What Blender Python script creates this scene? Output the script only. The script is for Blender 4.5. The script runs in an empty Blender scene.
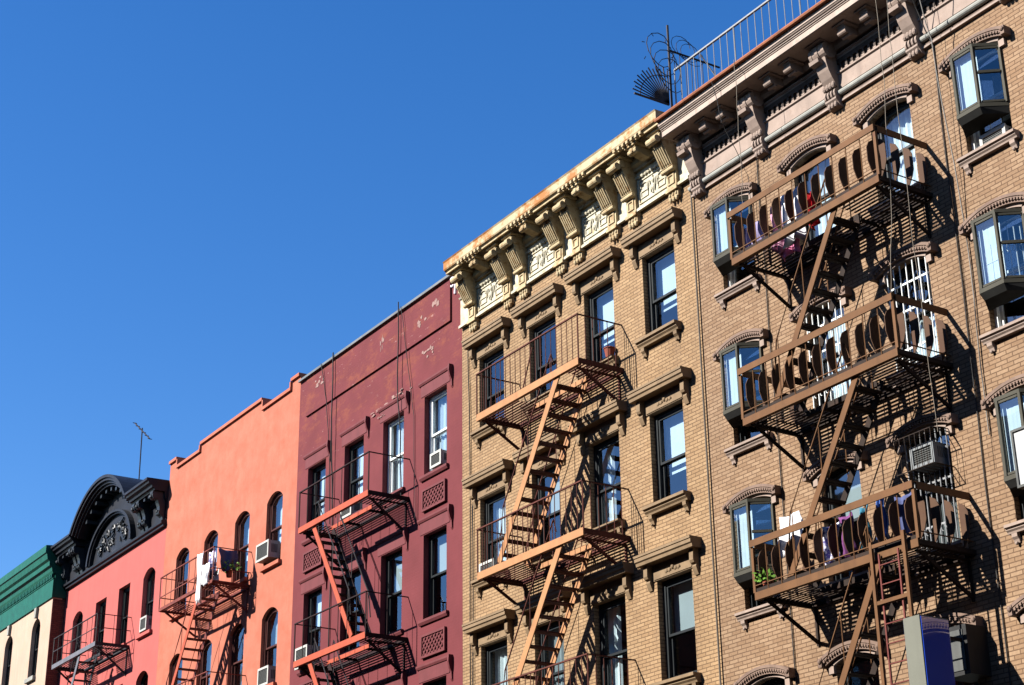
import bpy, bmesh, math, random
from mathutils import Vector, Matrix
from mathutils.geometry import delaunay_2d_cdt
random.seed(7)
SC = bpy.context.scene
COL = SC.collection
PI = math.pi

# ------------------------------------------------------------------ materials
def new_mat(name):
    m = bpy.data.materials.new(name); m.use_nodes = True
    nt = m.node_tree; nt.nodes.clear()
    out = nt.nodes.new('ShaderNodeOutputMaterial')
    return m, nt, out

def mixc(nt, fac, a, b, blend='MIX'):
    n = nt.nodes.new('ShaderNodeMix'); n.data_type = 'RGBA'; n.blend_type = blend
    for sock, v in ((0, fac), (6, a), (7, b)):
        if hasattr(v, 'is_output'): nt.links.new(v, n.inputs[sock])
        elif sock == 0: n.inputs[0].default_value = v
        else: n.inputs[sock].default_value = (*v, 1) if len(v) == 3 else v
    return n.outputs[2]

def mapped_noise(nt, coord, scale, stretch=(1, 1, 1), detail=5, rough=.6, lo=.4, hi=.6):
    mp = nt.nodes.new('ShaderNodeMapping'); mp.inputs['Scale'].default_value = stretch
    nt.links.new(coord, mp.inputs['Vector'])
    n = nt.nodes.new('ShaderNodeTexNoise'); n.inputs['Scale'].default_value = scale
    n.inputs['Detail'].default_value = detail; n.inputs['Roughness'].default_value = rough
    nt.links.new(mp.outputs[0], n.inputs['Vector'])
    r = nt.nodes.new('ShaderNodeMapRange'); r.inputs[1].default_value = lo; r.inputs[2].default_value = hi
    nt.links.new(n.outputs['Fac'], r.inputs[0])
    return r.outputs[0]

def finish_mat(nt, out, color, rough=.8, metal=0., bump=None, bump_str=.3, bump_dist=.01, spec=.3):
    b = nt.nodes.new('ShaderNodeBsdfPrincipled')
    if hasattr(color, 'is_output'): nt.links.new(color, b.inputs['Base Color'])
    else: b.inputs['Base Color'].default_value = (*color, 1)
    b.inputs['Roughness'].default_value = rough; b.inputs['Metallic'].default_value = metal
    b.inputs['Specular IOR Level'].default_value = spec
    if bump is not None:
        bp = nt.nodes.new('ShaderNodeBump'); bp.inputs['Strength'].default_value = bump_str
        bp.inputs['Distance'].default_value = bump_dist
        nt.links.new(bump, bp.inputs['Height']); nt.links.new(bp.outputs[0], b.inputs['Normal'])
    nt.links.new(b.outputs[0], out.inputs['Surface'])
    return b

def coords(nt):
    return nt.nodes.new('ShaderNodeTexCoord').outputs['Object']

EXPO_ALB = .46        # the photograph is exposed for the sky: surface colours stay moderate, the exposure does the rest
def paint(name, col, wear=None, wear_amt=(.55, .7), var=.18, rough=.7, streak=True, bump_str=.15, scale=3., spec=.14, metal=0.):
    k_ = 1. if max(col) < .03 else (.72 if min(col) > .6 else EXPO_ALB)
    col = tuple(x * k_ for x in col)
    if wear: wear = tuple(x * k_ for x in wear)
    """painted or cast surface: faint mottling, run-down streaks, optional wear colour in patches"""
    m, nt, out = new_mat(name); c = coords(nt)
    n1 = mapped_noise(nt, c, scale, detail=6, lo=.3, hi=.7)
    dark = tuple(x * (1 - var) for x in col); lite = tuple(min(1, x * (1 + var * .6)) for x in col)
    k = mixc(nt, n1, dark, lite)
    if streak:
        n2 = mapped_noise(nt, c, 5., stretch=(1, 1, .08), detail=4, lo=.5, hi=.8)
        k = mixc(nt, n2, k, tuple(x * (1 - var * 1.6) for x in col))
    if wear:
        n3 = mapped_noise(nt, c, scale * 1.7, detail=8, rough=.7, lo=wear_amt[0], hi=wear_amt[1])
        k = mixc(nt, n3, k, wear)
    fine = mapped_noise(nt, c, 40., detail=4, lo=.2, hi=.8)
    finish_mat(nt, out, k, rough, metal, fine, bump_str, .006, spec)
    return m

def brick(name, c1, c2, mortar, stain, bw=.205, rh=.0615, ms=.0078, bias=0.):
    c1, c2, mortar, stain = (tuple(x * EXPO_ALB for x in q) for q in (c1, c2, mortar, stain))
    m, nt, out = new_mat(name); c = coords(nt)
    sx = nt.nodes.new('ShaderNodeSeparateXYZ'); nt.links.new(c, sx.inputs[0])
    g = nt.nodes.new('ShaderNodeNewGeometry'); sn = nt.nodes.new('ShaderNodeSeparateXYZ'); nt.links.new(g.outputs['Normal'], sn.inputs[0])
    ab = nt.nodes.new('ShaderNodeMath'); ab.operation = 'ABSOLUTE'; nt.links.new(sn.outputs[0], ab.inputs[0])
    gt = nt.nodes.new('ShaderNodeMath'); gt.operation = 'GREATER_THAN'; gt.inputs[1].default_value = .6; nt.links.new(ab.outputs[0], gt.inputs[0])
    mx = nt.nodes.new('ShaderNodeMix'); mx.data_type = 'FLOAT'
    nt.links.new(gt.outputs[0], mx.inputs[0]); nt.links.new(sx.outputs[0], mx.inputs[2]); nt.links.new(sx.outputs[1], mx.inputs[3])
    cb = nt.nodes.new('ShaderNodeCombineXYZ'); nt.links.new(mx.outputs[0], cb.inputs[0]); nt.links.new(sx.outputs[2], cb.inputs[1])
    # slight wobble so the courses are not ruler-straight
    nz = nt.nodes.new('ShaderNodeTexNoise'); nz.inputs['Scale'].default_value = 2.2; nt.links.new(c, nz.inputs['Vector'])
    va = nt.nodes.new('ShaderNodeVectorMath'); va.operation = 'MULTIPLY_ADD'
    va.inputs[1].default_value = (.012, .012, 0); nt.links.new(nz.outputs['Color'], va.inputs[0]); nt.links.new(cb.outputs[0], va.inputs[2])
    br = nt.nodes.new('ShaderNodeTexBrick')
    br.inputs['Scale'].default_value = 1; br.inputs['Brick Width'].default_value = bw; br.inputs['Row Height'].default_value = rh
    br.inputs['Mortar Size'].default_value = ms; br.inputs['Mortar Smooth'].default_value = .15; br.inputs['Bias'].default_value = bias
    br.inputs['Color1'].default_value = (*c1, 1); br.inputs['Color2'].default_value = (*c2, 1); br.inputs['Mortar'].default_value = (*mortar, 1)
    nt.links.new(va.outputs[0], br.inputs['Vector'])
    big = mapped_noise(nt, c, .55, stretch=(1, 1, .7), detail=5, lo=.3, hi=.7)
    k = mixc(nt, 1., br.outputs['Color'], mixc(nt, big, (.78, .76, .73), (1.08, 1.06, 1.02)), 'MULTIPLY')
    st = mapped_noise(nt, c, 2.6, stretch=(1, 1, .16), detail=6, lo=.56, hi=.78)
    sth = nt.nodes.new('ShaderNodeMath'); sth.operation = 'MULTIPLY'; sth.inputs[1].default_value = .55; nt.links.new(st, sth.inputs[0])
    k = mixc(nt, sth.outputs[0], k, stain)
    fine = mapped_noise(nt, c, 28., detail=5, lo=.25, hi=.75)
    k = mixc(nt, 1., k, mixc(nt, fine, (.8, .8, .8), (1.18, 1.17, 1.15)), 'MULTIPLY')
    inv = nt.nodes.new('ShaderNodeMath'); inv.operation = 'SUBTRACT'; inv.inputs[0].default_value = 1; nt.links.new(br.outputs['Fac'], inv.inputs[1])
    finish_mat(nt, out, k, .85, 0, inv.outputs[0], .5, .008, .2)
    return m

def glass(name, tint=(.75, .85, .9), refl=1.9, wob=.0035):
    """thin window glass: mirror layer by Fresnel over a clear pane, slightly wavy"""
    m, nt, out = new_mat(name); c = coords(nt)
    ge = nt.nodes.new('ShaderNodeNewGeometry'); dt = nt.nodes.new('ShaderNodeVectorMath'); dt.operation = 'DOT_PRODUCT'
    nt.links.new(ge.outputs['Incoming'], dt.inputs[0]); nt.links.new(ge.outputs['Normal'], dt.inputs[1])
    def mth(op, a, b=None):
        n = nt.nodes.new('ShaderNodeMath'); n.operation = op
        for i, v in enumerate((a, b)):
            if v is None: continue
            if hasattr(v, 'is_output'): nt.links.new(v, n.inputs[i])
            else: n.inputs[i].default_value = v
        return n.outputs[0]
    f0 = ((refl - 1) / (refl + 1)) ** 2                     # two-sided Schlick Fresnel
    fr = mth('ADD', mth('MULTIPLY', mth('POWER', mth('SUBTRACT', 1., mth('ABSOLUTE', dt.outputs['Value'])), 5.), 1 - f0), f0)
    nz = nt.nodes.new('ShaderNodeTexNoise'); nz.inputs['Scale'].default_value = 1.3; nz.inputs['Detail'].default_value = 2; nt.links.new(c, nz.inputs['Vector'])
    bp = nt.nodes.new('ShaderNodeBump'); bp.inputs['Strength'].default_value = .35; bp.inputs['Distance'].default_value = wob; nt.links.new(nz.outputs['Fac'], bp.inputs['Height'])
    gl = nt.nodes.new('ShaderNodeBsdfGlossy'); gl.inputs['Roughness'].default_value = .02; gl.inputs['Color'].default_value = (.95, .97, 1, 1)
    nt.links.new(bp.outputs[0], gl.inputs['Normal'])
    tr = nt.nodes.new('ShaderNodeBsdfTransparent'); tr.inputs['Color'].default_value = (*tint, 1)
    mx = nt.nodes.new('ShaderNodeMixShader')
    nt.links.new(fr, mx.inputs[0]); nt.links.new(tr.outputs[0], mx.inputs[1]); nt.links.new(gl.outputs[0], mx.inputs[2])
    nt.links.new(mx.outputs[0], out.inputs['Surface'])
    return m

def peeling(name, col, patch, z_lo, z_hi):
    """painted wall whose old coat shows in patches between two heights (real wear, fixed to the wall)"""
    col, patch = (tuple(x * EXPO_ALB for x in q) for q in (col, patch))
    m, nt, out = new_mat(name); c = coords(nt)
    n1 = mapped_noise(nt, c, 1.2, detail=6, lo=.3, hi=.7)
    k = mixc(nt, n1, tuple(x * .86 for x in col), tuple(x * 1.1 for x in col))
    sx = nt.nodes.new('ShaderNodeSeparateXYZ'); nt.links.new(c, sx.inputs[0])
    zr = nt.nodes.new('ShaderNodeMapRange'); zr.inputs[1].default_value = z_lo; zr.inputs[2].default_value = z_hi
    nt.links.new(sx.outputs[2], zr.inputs[0])
    n3 = mapped_noise(nt, c, 1.5, stretch=(.7, 1, 1.3), detail=12, rough=.82, lo=.50, hi=.60)
    mu = nt.nodes.new('ShaderNodeMath'); mu.operation = 'MULTIPLY'; nt.links.new(n3, mu.inputs[0]); nt.links.new(zr.outputs[0], mu.inputs[1])
    m2 = nt.nodes.new('ShaderNodeMath'); m2.operation = 'MULTIPLY'; m2.inputs[1].default_value = .62; nt.links.new(mu.outputs[0], m2.inputs[0])
    k = mixc(nt, m2.outputs[0], k, patch)
    n4 = mapped_noise(nt, c, 5., stretch=(.5, 1, 2.), detail=9, rough=.75, lo=.62, hi=.66)
    m4 = nt.nodes.new('ShaderNodeMath'); m4.operation = 'MULTIPLY'; nt.links.new(n4, m4.inputs[0]); nt.links.new(zr.outputs[0], m4.inputs[1])
    m5 = nt.nodes.new('ShaderNodeMath'); m5.operation = 'MULTIPLY'; m5.inputs[1].default_value = .5; nt.links.new(m4.outputs[0], m5.inputs[0])
    k = mixc(nt, m5.outputs[0], k, (.34, .22, .19))
    # faint courses of the brick beneath the paint
    cb = nt.nodes.new('ShaderNodeCombineXYZ'); nt.links.new(sx.outputs[0], cb.inputs[0]); nt.links.new(sx.outputs[2], cb.inputs[1])
    br = nt.nodes.new('ShaderNodeTexBrick'); br.inputs['Scale'].default_value = 1; br.inputs['Brick Width'].default_value = .205
    br.inputs['Row Height'].default_value = .068; br.inputs['Mortar Size'].default_value = .009; nt.links.new(cb.outputs[0], br.inputs['Vector'])
    inv = nt.nodes.new('ShaderNodeMath'); inv.operation = 'SUBTRACT'; inv.inputs[0].default_value = 1; nt.links.new(br.outputs['Fac'], inv.inputs[1])
    finish_mat(nt, out, k, .8, 0, inv.outputs[0], .22, .005, .08)
    return m

M = {}
M['brick_tan'] = brick('tan_brick', (.42, .284, .178), (.31, .192, .11), (.165, .095, .053), (.22, .13, .072))
M['brick_buff'] = brick('buff_brick', (.485, .325, .18), (.38, .24, .125), (.19, .115, .06), (.24, .155, .09))
M['brick_red'] = brick('dark_red_brick', (.24, .11, .075), (.17, .07, .05), (.10, .06, .045), (.10, .06, .05))
M['stone_pink'] = paint('pinkish_cast_stone', (.43, .325, .265), wear=(.33, .23, .18), wear_amt=(.56, .72), var=.2)
M['stone_crown'] = paint('pale_pink_cornice_crown', (.56, .44, .365), wear=(.38, .27, .21), wear_amt=(.55, .72), var=.18)
M['stone_hood'] = paint('brown_hood_moulding', (.27, .18, .135), wear=(.2, .12, .09), wear_amt=(.5, .7), var=.25)
M['stone_pale'] = paint('weathered_green_white_metal', (.40, .40, .36), wear=(.34, .3, .25), wear_amt=(.58, .7), var=.15)
M['terracotta'] = paint('rusty_orange_roof_edge', (.42, .15, .07), wear=(.22, .07, .035), wear_amt=(.5, .7), var=.3)
M['stone_tan'] = paint('tan_lintel_stone', (.31, .21, .118), wear=(.2, .13, .075), wear_amt=(.55, .75), var=.2)
M['cream'] = paint('cream_cornice_paint', (.66, .52, .30), wear=(.34, .18, .06), wear_amt=(.5, .68), var=.22, scale=4)
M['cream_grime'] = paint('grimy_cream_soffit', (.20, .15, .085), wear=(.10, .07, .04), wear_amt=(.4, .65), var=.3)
M['cream_white'] = paint('white_frieze_paint', (.70, .655, .50), wear=(.55, .38, .16), wear_amt=(.52, .70), var=.14, scale=4)
M['cream_rust'] = paint('cream_fascia_streaked_with_rust', (.70, .56, .34), wear=(.46, .19, .05), wear_amt=(.47, .57), var=.22, scale=1.3)
M['purple'] = peeling('plum_wall_paint', (.20, .047, .053), (.31, .092, .054), 13.6, 15.6)
M['purple_trim'] = paint('plum_trim_paint', (.195, .045, .05), var=.15)
M['orange'] = paint('orange_stucco', (.60, .205, .135), wear=(.50, .15, .092), wear_amt=(.40, .68), var=.10, bump_str=.8, scale=1.1, rough=.9, spec=.1)
M['pink'] = paint('salmon_pink_stucco', (.58, .135, .118), var=.09, scale=1.3, rough=.85)
M['cream_wall'] = paint('cream_painted_wall', (.62, .45, .335), wear=(.7, .42, .28), wear_amt=(.5, .75), var=.1, scale=1.5)
M['black_metal'] = paint('black_painted_cornice_metal', (.011, .012, .016), var=.3, rough=.45, spec=.14)
M['grey_relief'] = paint('dark_grey_relief_metal', (.035, .043, .052), var=.3, rough=.4, spec=.18)
M['green'] = paint('green_cornice_paint', (.006, .135, .088), var=.2, rough=.5, wear=(.005, .07, .05), wear_amt=(.55, .75))
M['iron_brown'] = paint('brown_painted_iron', (.19, .088, .034), wear=(.17, .07, .035), wear_amt=(.58, .72), var=.2, rough=.7, spec=.12)
M['iron_dark'] = paint('dark_brown_iron', (.034, .021, .015), wear=(.06, .03, .02), wear_amt=(.5, .7), var=.3, rough=.75, spec=.12)  # base colour darkened to deepen the shade on platform undersides
M['iron_plate'] = paint('shaded_worn_brown_iron', (.12, .06, .032), wear=(.10, .045, .025), wear_amt=(.52, .7), var=.25, rough=.7, spec=.12)  # darker copy of the brown iron: shade on the unlit plates painted in
M['iron_peach'] = paint('peach_painted_iron', (.55, .265, .115), wear=(.38, .13, .06), wear_amt=(.6, .75), var=.14, rough=.65, spec=.15)
M['iron_rust'] = paint('rust_red_iron', (.15, .042, .028), wear=(.07, .022, .016), wear_amt=(.5, .7), var=.3, rough=.7, spec=.12)
M['iron_red'] = paint('orange_red_painted_iron', (.55, .105, .05), wear=(.33, .07, .04), wear_amt=(.6, .75), var=.15, rough=.65, spec=.15)
M['iron_black'] = paint('black_red_iron', (.035, .016, .017), var=.3, rough=.75, spec=.12)
M['iron_oxide'] = paint('oxide_red_iron', (.27, .06, .04), wear=(.14, .035, .025), wear_amt=(.5, .7), var=.25, rough=.6)
M['iron_grey'] = paint('blue_grey_iron', (.20, .20, .23), var=.2, rough=.55)
M['iron_char'] = paint('charcoal_iron', (.045, .04, .045), var=.3, rough=.6)
M['iron_bright'] = paint('bright_red_ladder_iron', (.20, .045, .035), var=.2, rough=.5)
M['galv'] = paint('galvanised_grey_steel', (.36, .37, .38), wear=(.2, .19, .18), wear_amt=(.55, .7), var=.2, rough=.5)
M['frame_dark'] = paint('dark_window_frame', (.022, .027, .03), var=.2, rough=.45, streak=False)
M['frame_white'] = paint('white_window_frame', (.72, .74, .72), var=.08, rough=.5, streak=False)
M['frame_olive'] = paint('olive_grey_bay_frame', (.075, .07, .05), var=.15, rough=.7, spec=.15)
M['frame_brown'] = paint('brown_red_window_frame', (.10, .03, .025), var=.2, rough=.5)
M['bay_base'] = paint('black_bay_base', (.012, .012, .011), var=.3, rough=.9, spec=.1)
M['curtain'] = paint('white_curtain_cloth', (.78, .79, .76), var=.08, rough=.9, scale=9, bump_str=.1)
M['blind'] = paint('grey_roller_blind', (.55, .58, .56), var=.06, rough=.9)
M['blind_sky'] = paint('pale_sky_sheen_blind', (.61, .66, .70), var=.08, rough=.9)  # blind colour also stands in for pale sky reflected in the panes
M['curtain_dim'] = paint('dim_inner_curtain', (.25, .24, .22), var=.2, rough=.9, scale=6)
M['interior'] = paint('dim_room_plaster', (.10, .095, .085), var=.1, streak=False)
M['glass'] = glass('window_glass', refl=2.4)
M['glass_bay'] = glass('bay_window_glass', refl=2.5)
M['ac_body'] = paint('off_white_appliance_paint', (.62, .62, .57), var=.12, rough=.5)
M['ac_dim'] = paint('dull_grey_appliance_paint', (.26, .28, .29), var=.2, rough=.5)
M['sky_sheen'] = paint('pale_blue_sky_sheen_sheet', (.61, .67, .70), var=.1, rough=.9, scale=5)  # sky reflection of the bay front panes, put into a sheet's colour
M['stone_shade'] = paint('shade_dark_cornice_stone', (.10, .072, .057), var=.3)  # soffit shadow over the cornice arcade, put into the stone colour
M['ac_dark'] = paint('grey_appliance_grille', (.12, .125, .12), var=.2, rough=.6)
M['ac_black'] = paint('black_appliance', (.03, .03, .03), var=.2, rough=.5)
M['roof'] = paint('grey_roof_felt', (.12, .12, .12), var=.2)
M['tin'] = paint('grey_tin_capping', (.24, .25, .25), var=.2, rough=.45, metal=.2)
M['cable'] = paint('black_cable_rubber', (.025, .024, .023), var=.1, streak=False)
M['cable_grey'] = paint('grey_cable', (.3, .28, .25), var=.1, streak=False)
M['pipe_grey'] = paint('dull_grey_pipe', (.16, .135, .11), var=.25)
M['rope'] = paint('pale_rope', (.30, .25, .19), var=.1, streak=False)
M['asphalt'] = paint('asphalt', (.05, .05, .052), var=.25, streak=False, rough=.9)
M['concrete'] = paint('pavement_concrete', (.30, .29, .27), var=.15, streak=False, rough=.9)
M['road_paint'] = paint('white_road_paint', (.75, .75, .72), var=.15, streak=False)
M['leaf'] = paint('leaf_green', (.20, .42, .055), var=.35, streak=False, rough=.6, scale=12)
M['pot'] = paint('red_clay_pot', (.38, .09, .05), var=.2)
_m, _nt, _out = new_mat('mirror_gloss_blue_acrylic'); _p = finish_mat(_nt, _out, (.002, .028, .26), .3)
_g = _nt.nodes.new('ShaderNodeBsdfGlossy'); _g.inputs['Roughness'].default_value = .03; _g.inputs['Color'].default_value = (.9, .95, 1, 1)
_x = _nt.nodes.new('ShaderNodeMixShader'); _x.inputs[0].default_value = .22
_nt.links.new(_p.outputs[0], _x.inputs[1]); _nt.links.new(_g.outputs[0], _x.inputs[2]); _nt.links.new(_x.outputs[0], _out.inputs['Surface'])
M['sign_blue'] = _m
M['sign_grey'] = paint('olive_grey_sign_edge', (.20, .205, .165), var=.08, rough=.6)
M['sign_white'] = paint('white_sign_face', (.59, .60, .60), var=.04, rough=.4, streak=False)
M['sign_mark'] = paint('red_sign_mark', (.6, .03, .05), var=.1, streak=False)
M['graffiti'] = paint('pale_lilac_spray_paint', (.80, .74, .84), var=.1, streak=False)
M['patch'] = paint('bare_plaster_patch', (.38, .23, .20), var=.2, streak=False)
def cloth(name, c, v=.12): return paint(name, c, var=v, rough=.95, streak=False, scale=8, bump_str=.1)
M['c_white'] = cloth('white_laundry', (.80, .80, .82)); M['c_pink'] = cloth('pink_laundry', (.95, .28, .50))
M['c_pale_pink'] = cloth('pale_pink_laundry', (.80, .40, .55)); M['c_lilac'] = cloth('lilac_laundry', (.42, .36, .60))
M['c_red'] = cloth('red_laundry', (.50, .015, .02)); M['c_blue'] = cloth('blue_laundry', (.10, .20, .55))
M['c_teal'] = cloth('teal_laundry', (.04, .20, .30)); M['c_navy'] = cloth('navy_laundry', (.10, .12, .26))
M['c_print'] = paint('printed_laundry', (.62, .62, .70), wear=(.10, .08, .30), wear_amt=(.5, .55), var=.1, streak=False, scale=9)
M['c_purple'] = cloth('purple_laundry', (.22, .07, .22))

# ------------------------------------------------------------------ mesh helpers
class MB:
    def __init__(s): s.bm = bmesh.new()
    def face(s, pts):
        try: s.bm.faces.new([s.bm.verts.new(p) for p in pts])
        except ValueError: pass
        return s
    def box(s, x0, x1, y0, y1, z0, z1):
        v = [s.bm.verts.new((x, y, z)) for x in (x0, x1) for y in (y0, y1) for z in (z0, z1)]
        for f in ((0, 1, 3, 2), (4, 6, 7, 5), (0, 4, 5, 1), (2, 3, 7, 6), (0, 2, 6, 4), (1, 5, 7, 3)):
            s.bm.faces.new([v[i] for i in f])
        return s
    def prism(s, a, b):
        """two matching loops of 3-D points joined into a solid"""
        va = [s.bm.verts.new(p) for p in a]; vb = [s.bm.verts.new(p) for p in b]; n = len(a)
        s.bm.faces.new(va); s.bm.faces.new(vb[::-1])
        for i in range(n):
            j = (i + 1) % n; s.bm.faces.new((va[i], vb[i], vb[j], va[j]))
        return s
    def xz(s, pts, y0, y1): return s.prism([(x, y0, z) for x, z in pts], [(x, y1, z) for x, z in pts])
    def yz(s, pts, x0, x1): return s.prism([(x0, y, z) for y, z in pts], [(x1, y, z) for y, z in pts])
    def xy(s, pts, z0, z1): return s.prism([(x, y, z0) for x, y in pts], [(x, y, z1) for x, y in pts])
    def ring(s, outer, inner, y0, y1):
        n = len(outer)
        L = [[s.bm.verts.new((x, y, z)) for x, z in P] for P, y in ((outer, y0), (inner, y0), (inner, y1), (outer, y1))]
        for i in range(n):
            j = (i + 1) % n
            for k in range(4):
                a, b = L[k], L[(k + 1) % 4]
                s.bm.faces.new((a[i], a[j], b[j], b[i]))
        return s
    def tube(s, path, r, n=6, closed=False):
        P = [Vector(p) for p in path]; rings = []
        m = len(P)
        for i, p in enumerate(P):
            if closed: t = P[(i + 1) % m] - P[i - 1]
            else: t = P[min(i + 1, m - 1)] - P[max(i - 1, 0)]
            t.normalize()
            up = Vector((0, 0, 1)) if abs(t.z) < .9 else Vector((1, 0, 0))
            a = t.cross(up).normalized(); b = t.cross(a)
            rings.append([s.bm.verts.new(p + (a * math.cos(q) + b * math.sin(q)) * r) for q in (2 * PI * (k + .5) / n for k in range(n))])
        for i in range(m if closed else m - 1):
            A, B = rings[i], rings[(i + 1) % m]
            for k in range(n): s.bm.faces.new((A[k], A[(k + 1) % n], B[(k + 1) % n], B[k]))
        if not closed: s.bm.faces.new(rings[0]); s.bm.faces.new(rings[-1][::-1])
        return s
    def bar(s, p, q, w, h, side=(0, 1, 0)):
        """rectangular bar from p to q; w is its size along 'side', h across"""
        p, q = Vector(p), Vector(q); t = (q - p).normalized(); a = Vector(side)
        a = (a - t * a.dot(t)).normalized(); b = t.cross(a)
        c = [(a * i * w / 2 + b * j * h / 2) for i, j in ((-1, -1), (1, -1), (1, 1), (-1, 1))]
        return s.prism([p + k for k in c], [q + k for k in c])
    def ball(s, c, r, sx=1, sy=1, sz=1, seg=8):
        mat = Matrix.Translation(c) @ Matrix.Diagonal((sx * r, sy * r, sz * r, 1))
        bmesh.ops.create_uvsphere(s.bm, u_segments=seg, v_segments=max(4, seg // 2 + 1), radius=1, matrix=mat)
        return s
    def cylx(s, x0, x1, y, z, r, n=12, sz=1.):
        c = [(y + r * math.cos(2 * PI * k / n), z + sz * r * math.sin(2 * PI * k / n)) for k in range(n)]
        return s.yz(c, x0, x1)
    def cyly(s, x, y0, y1, z, r, n=12):
        return s.xz([(x + r * math.cos(2 * PI * k / n), z + r * math.sin(2 * PI * k / n)) for k in range(n)], y0, y1)

ROOT = {}
def root_of(o):
    while o.parent: o = o.parent
    return o
def part(name, mb, mat, parent=None, smooth=False, keep=False):
    if not keep: bmesh.ops.recalc_face_normals(mb.bm, faces=mb.bm.faces)
    if parent is not None:
        off = root_of(parent)['_o']
        bmesh.ops.translate(mb.bm, vec=(-off[0], -off[1], -off[2]), verts=mb.bm.verts)
    me = bpy.data.meshes.new(name); mb.bm.to_mesh(me); mb.bm.free()
    me.materials.append(M[mat] if isinstance(mat, str) else mat)
    if smooth:
        for p in me.polygons: p.use_smooth = True
    o = bpy.data.objects.new(name, me); COL.objects.link(o)
    if parent is not None: o.parent = parent
    return o
def thing(name, label, cat, loc, group=None):
    o = bpy.data.objects.new(name, None); COL.objects.link(o); o.location = loc
    o['_o'] = list(loc); o.empty_display_size = .3
    o['label'] = label; o['category'] = cat
    if group: o['group'] = group
    return o
def solo(name, mb, mat, label, cat, loc, group=None, smooth=False):
    """a thing that is one mesh, its origin at loc"""
    bmesh.ops.recalc_face_normals(mb.bm, faces=mb.bm.faces)
    bmesh.ops.translate(mb.bm, vec=(-loc[0], -loc[1], -loc[2]), verts=mb.bm.verts)
    me = bpy.data.meshes.new(name); mb.bm.to_mesh(me); mb.bm.free(); me.materials.append(M[mat])
    if smooth:
        for p in me.polygons: p.use_smooth = True
    o = bpy.data.objects.new(name, me); COL.objects.link(o); o.location = loc
    o['label'] = label; o['category'] = cat; o['_o'] = list(loc)
    if group: o['group'] = group
    return o
def copy_part(o, dx=0, dy=0, dz=0, parent=None):
    c = o.copy(); COL.objects.link(c); c.parent = parent or o.parent
    c.location = (o.location[0] + dx, o.location[1] + dy, o.location[2] + dz)
    return c
def structure(name, mb, mat):
    o = part(name, mb, mat); o['kind'] = 'structure'; return o

def outline(cx, w, z0, z1, rise=0., n=10):
    """opening outline, counter-clockwise seen from the street; z1 is the crown"""
    h = w / 2
    if rise <= 0: return [(cx - h, z0), (cx + h, z0), (cx + h, z1), (cx - h, z1)]
    r = (h * h + rise * rise) / (2 * rise); zc = z1 - r; a = math.asin(min(1, h / r))
    return [(cx - h, z0), (cx + h, z0)] + [(cx + r * math.sin(t), zc + r * math.cos(t)) for t in (a - 2 * a * k / n for k in range(n + 1))]
def inset(pts, d):
    """shrink a convex counter-clockwise outline by d"""
    n = len(pts); res = []
    for i in range(n):
        p0, p1, p2 = Vector(pts[i - 1]), Vector(pts[i]), Vector(pts[(i + 1) % n])
        e1, e2 = (p1 - p0).normalized(), (p2 - p1).normalized()
        n1, n2 = Vector((-e1.y, e1.x)), Vector((-e2.y, e2.x))
        k = (n1 + n2); L = k.dot(n1)
        res.append(tuple(p1 + k * (d / max(L, .3))))
    return res
def inside(p, poly):
    c = False; n = len(poly); x, y = p
    for i in range(n):
        (x0, y0), (x1, y1) = poly[i], poly[i - 1]
        if (y0 > y) != (y1 > y) and x < (x1 - x0) * (y - y0) / (y1 - y0) + x0: c = not c
    return c
def wall_mesh(border, holes, y=0., th=.3):
    """facade sheet with window openings and their reveals"""
    vs, es = [], []
    for loop in [border] + holes:
        b = len(vs); vs += [Vector(p) for p in loop]; es += [(b + i, b + (i + 1) % len(loop)) for i in range(len(loop))]
    V, E, F, _, _, _ = delaunay_2d_cdt(vs, es, [], 0, 1e-5)
    mb = MB(); bv = [mb.bm.verts.new((p.x, y, p.y)) for p in V]; bb = [mb.bm.verts.new((p.x, y + th, p.y)) for p in V]
    for f in F:
        c = sum((V[i] for i in f), Vector((0, 0))) / len(f)
        if inside(c, border) and not any(inside(c, h) for h in holes):
            mb.bm.faces.new([bv[i] for i in f]); mb.bm.faces.new([bb[i] for i in reversed(f)])
    for loop in [border] + holes:
        for i in range(len(loop)):
            (x0, z0), (x1, z1) = loop[i], loop[(i + 1) % len(loop)]
            mb.face([(x0, y, z0), (x1, y, z1), (x1, y + th, z1), (x0, y + th, z0)])
    bmesh.ops.remove_doubles(mb.bm, verts=mb.bm.verts, dist=1e-4)
    return mb

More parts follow.
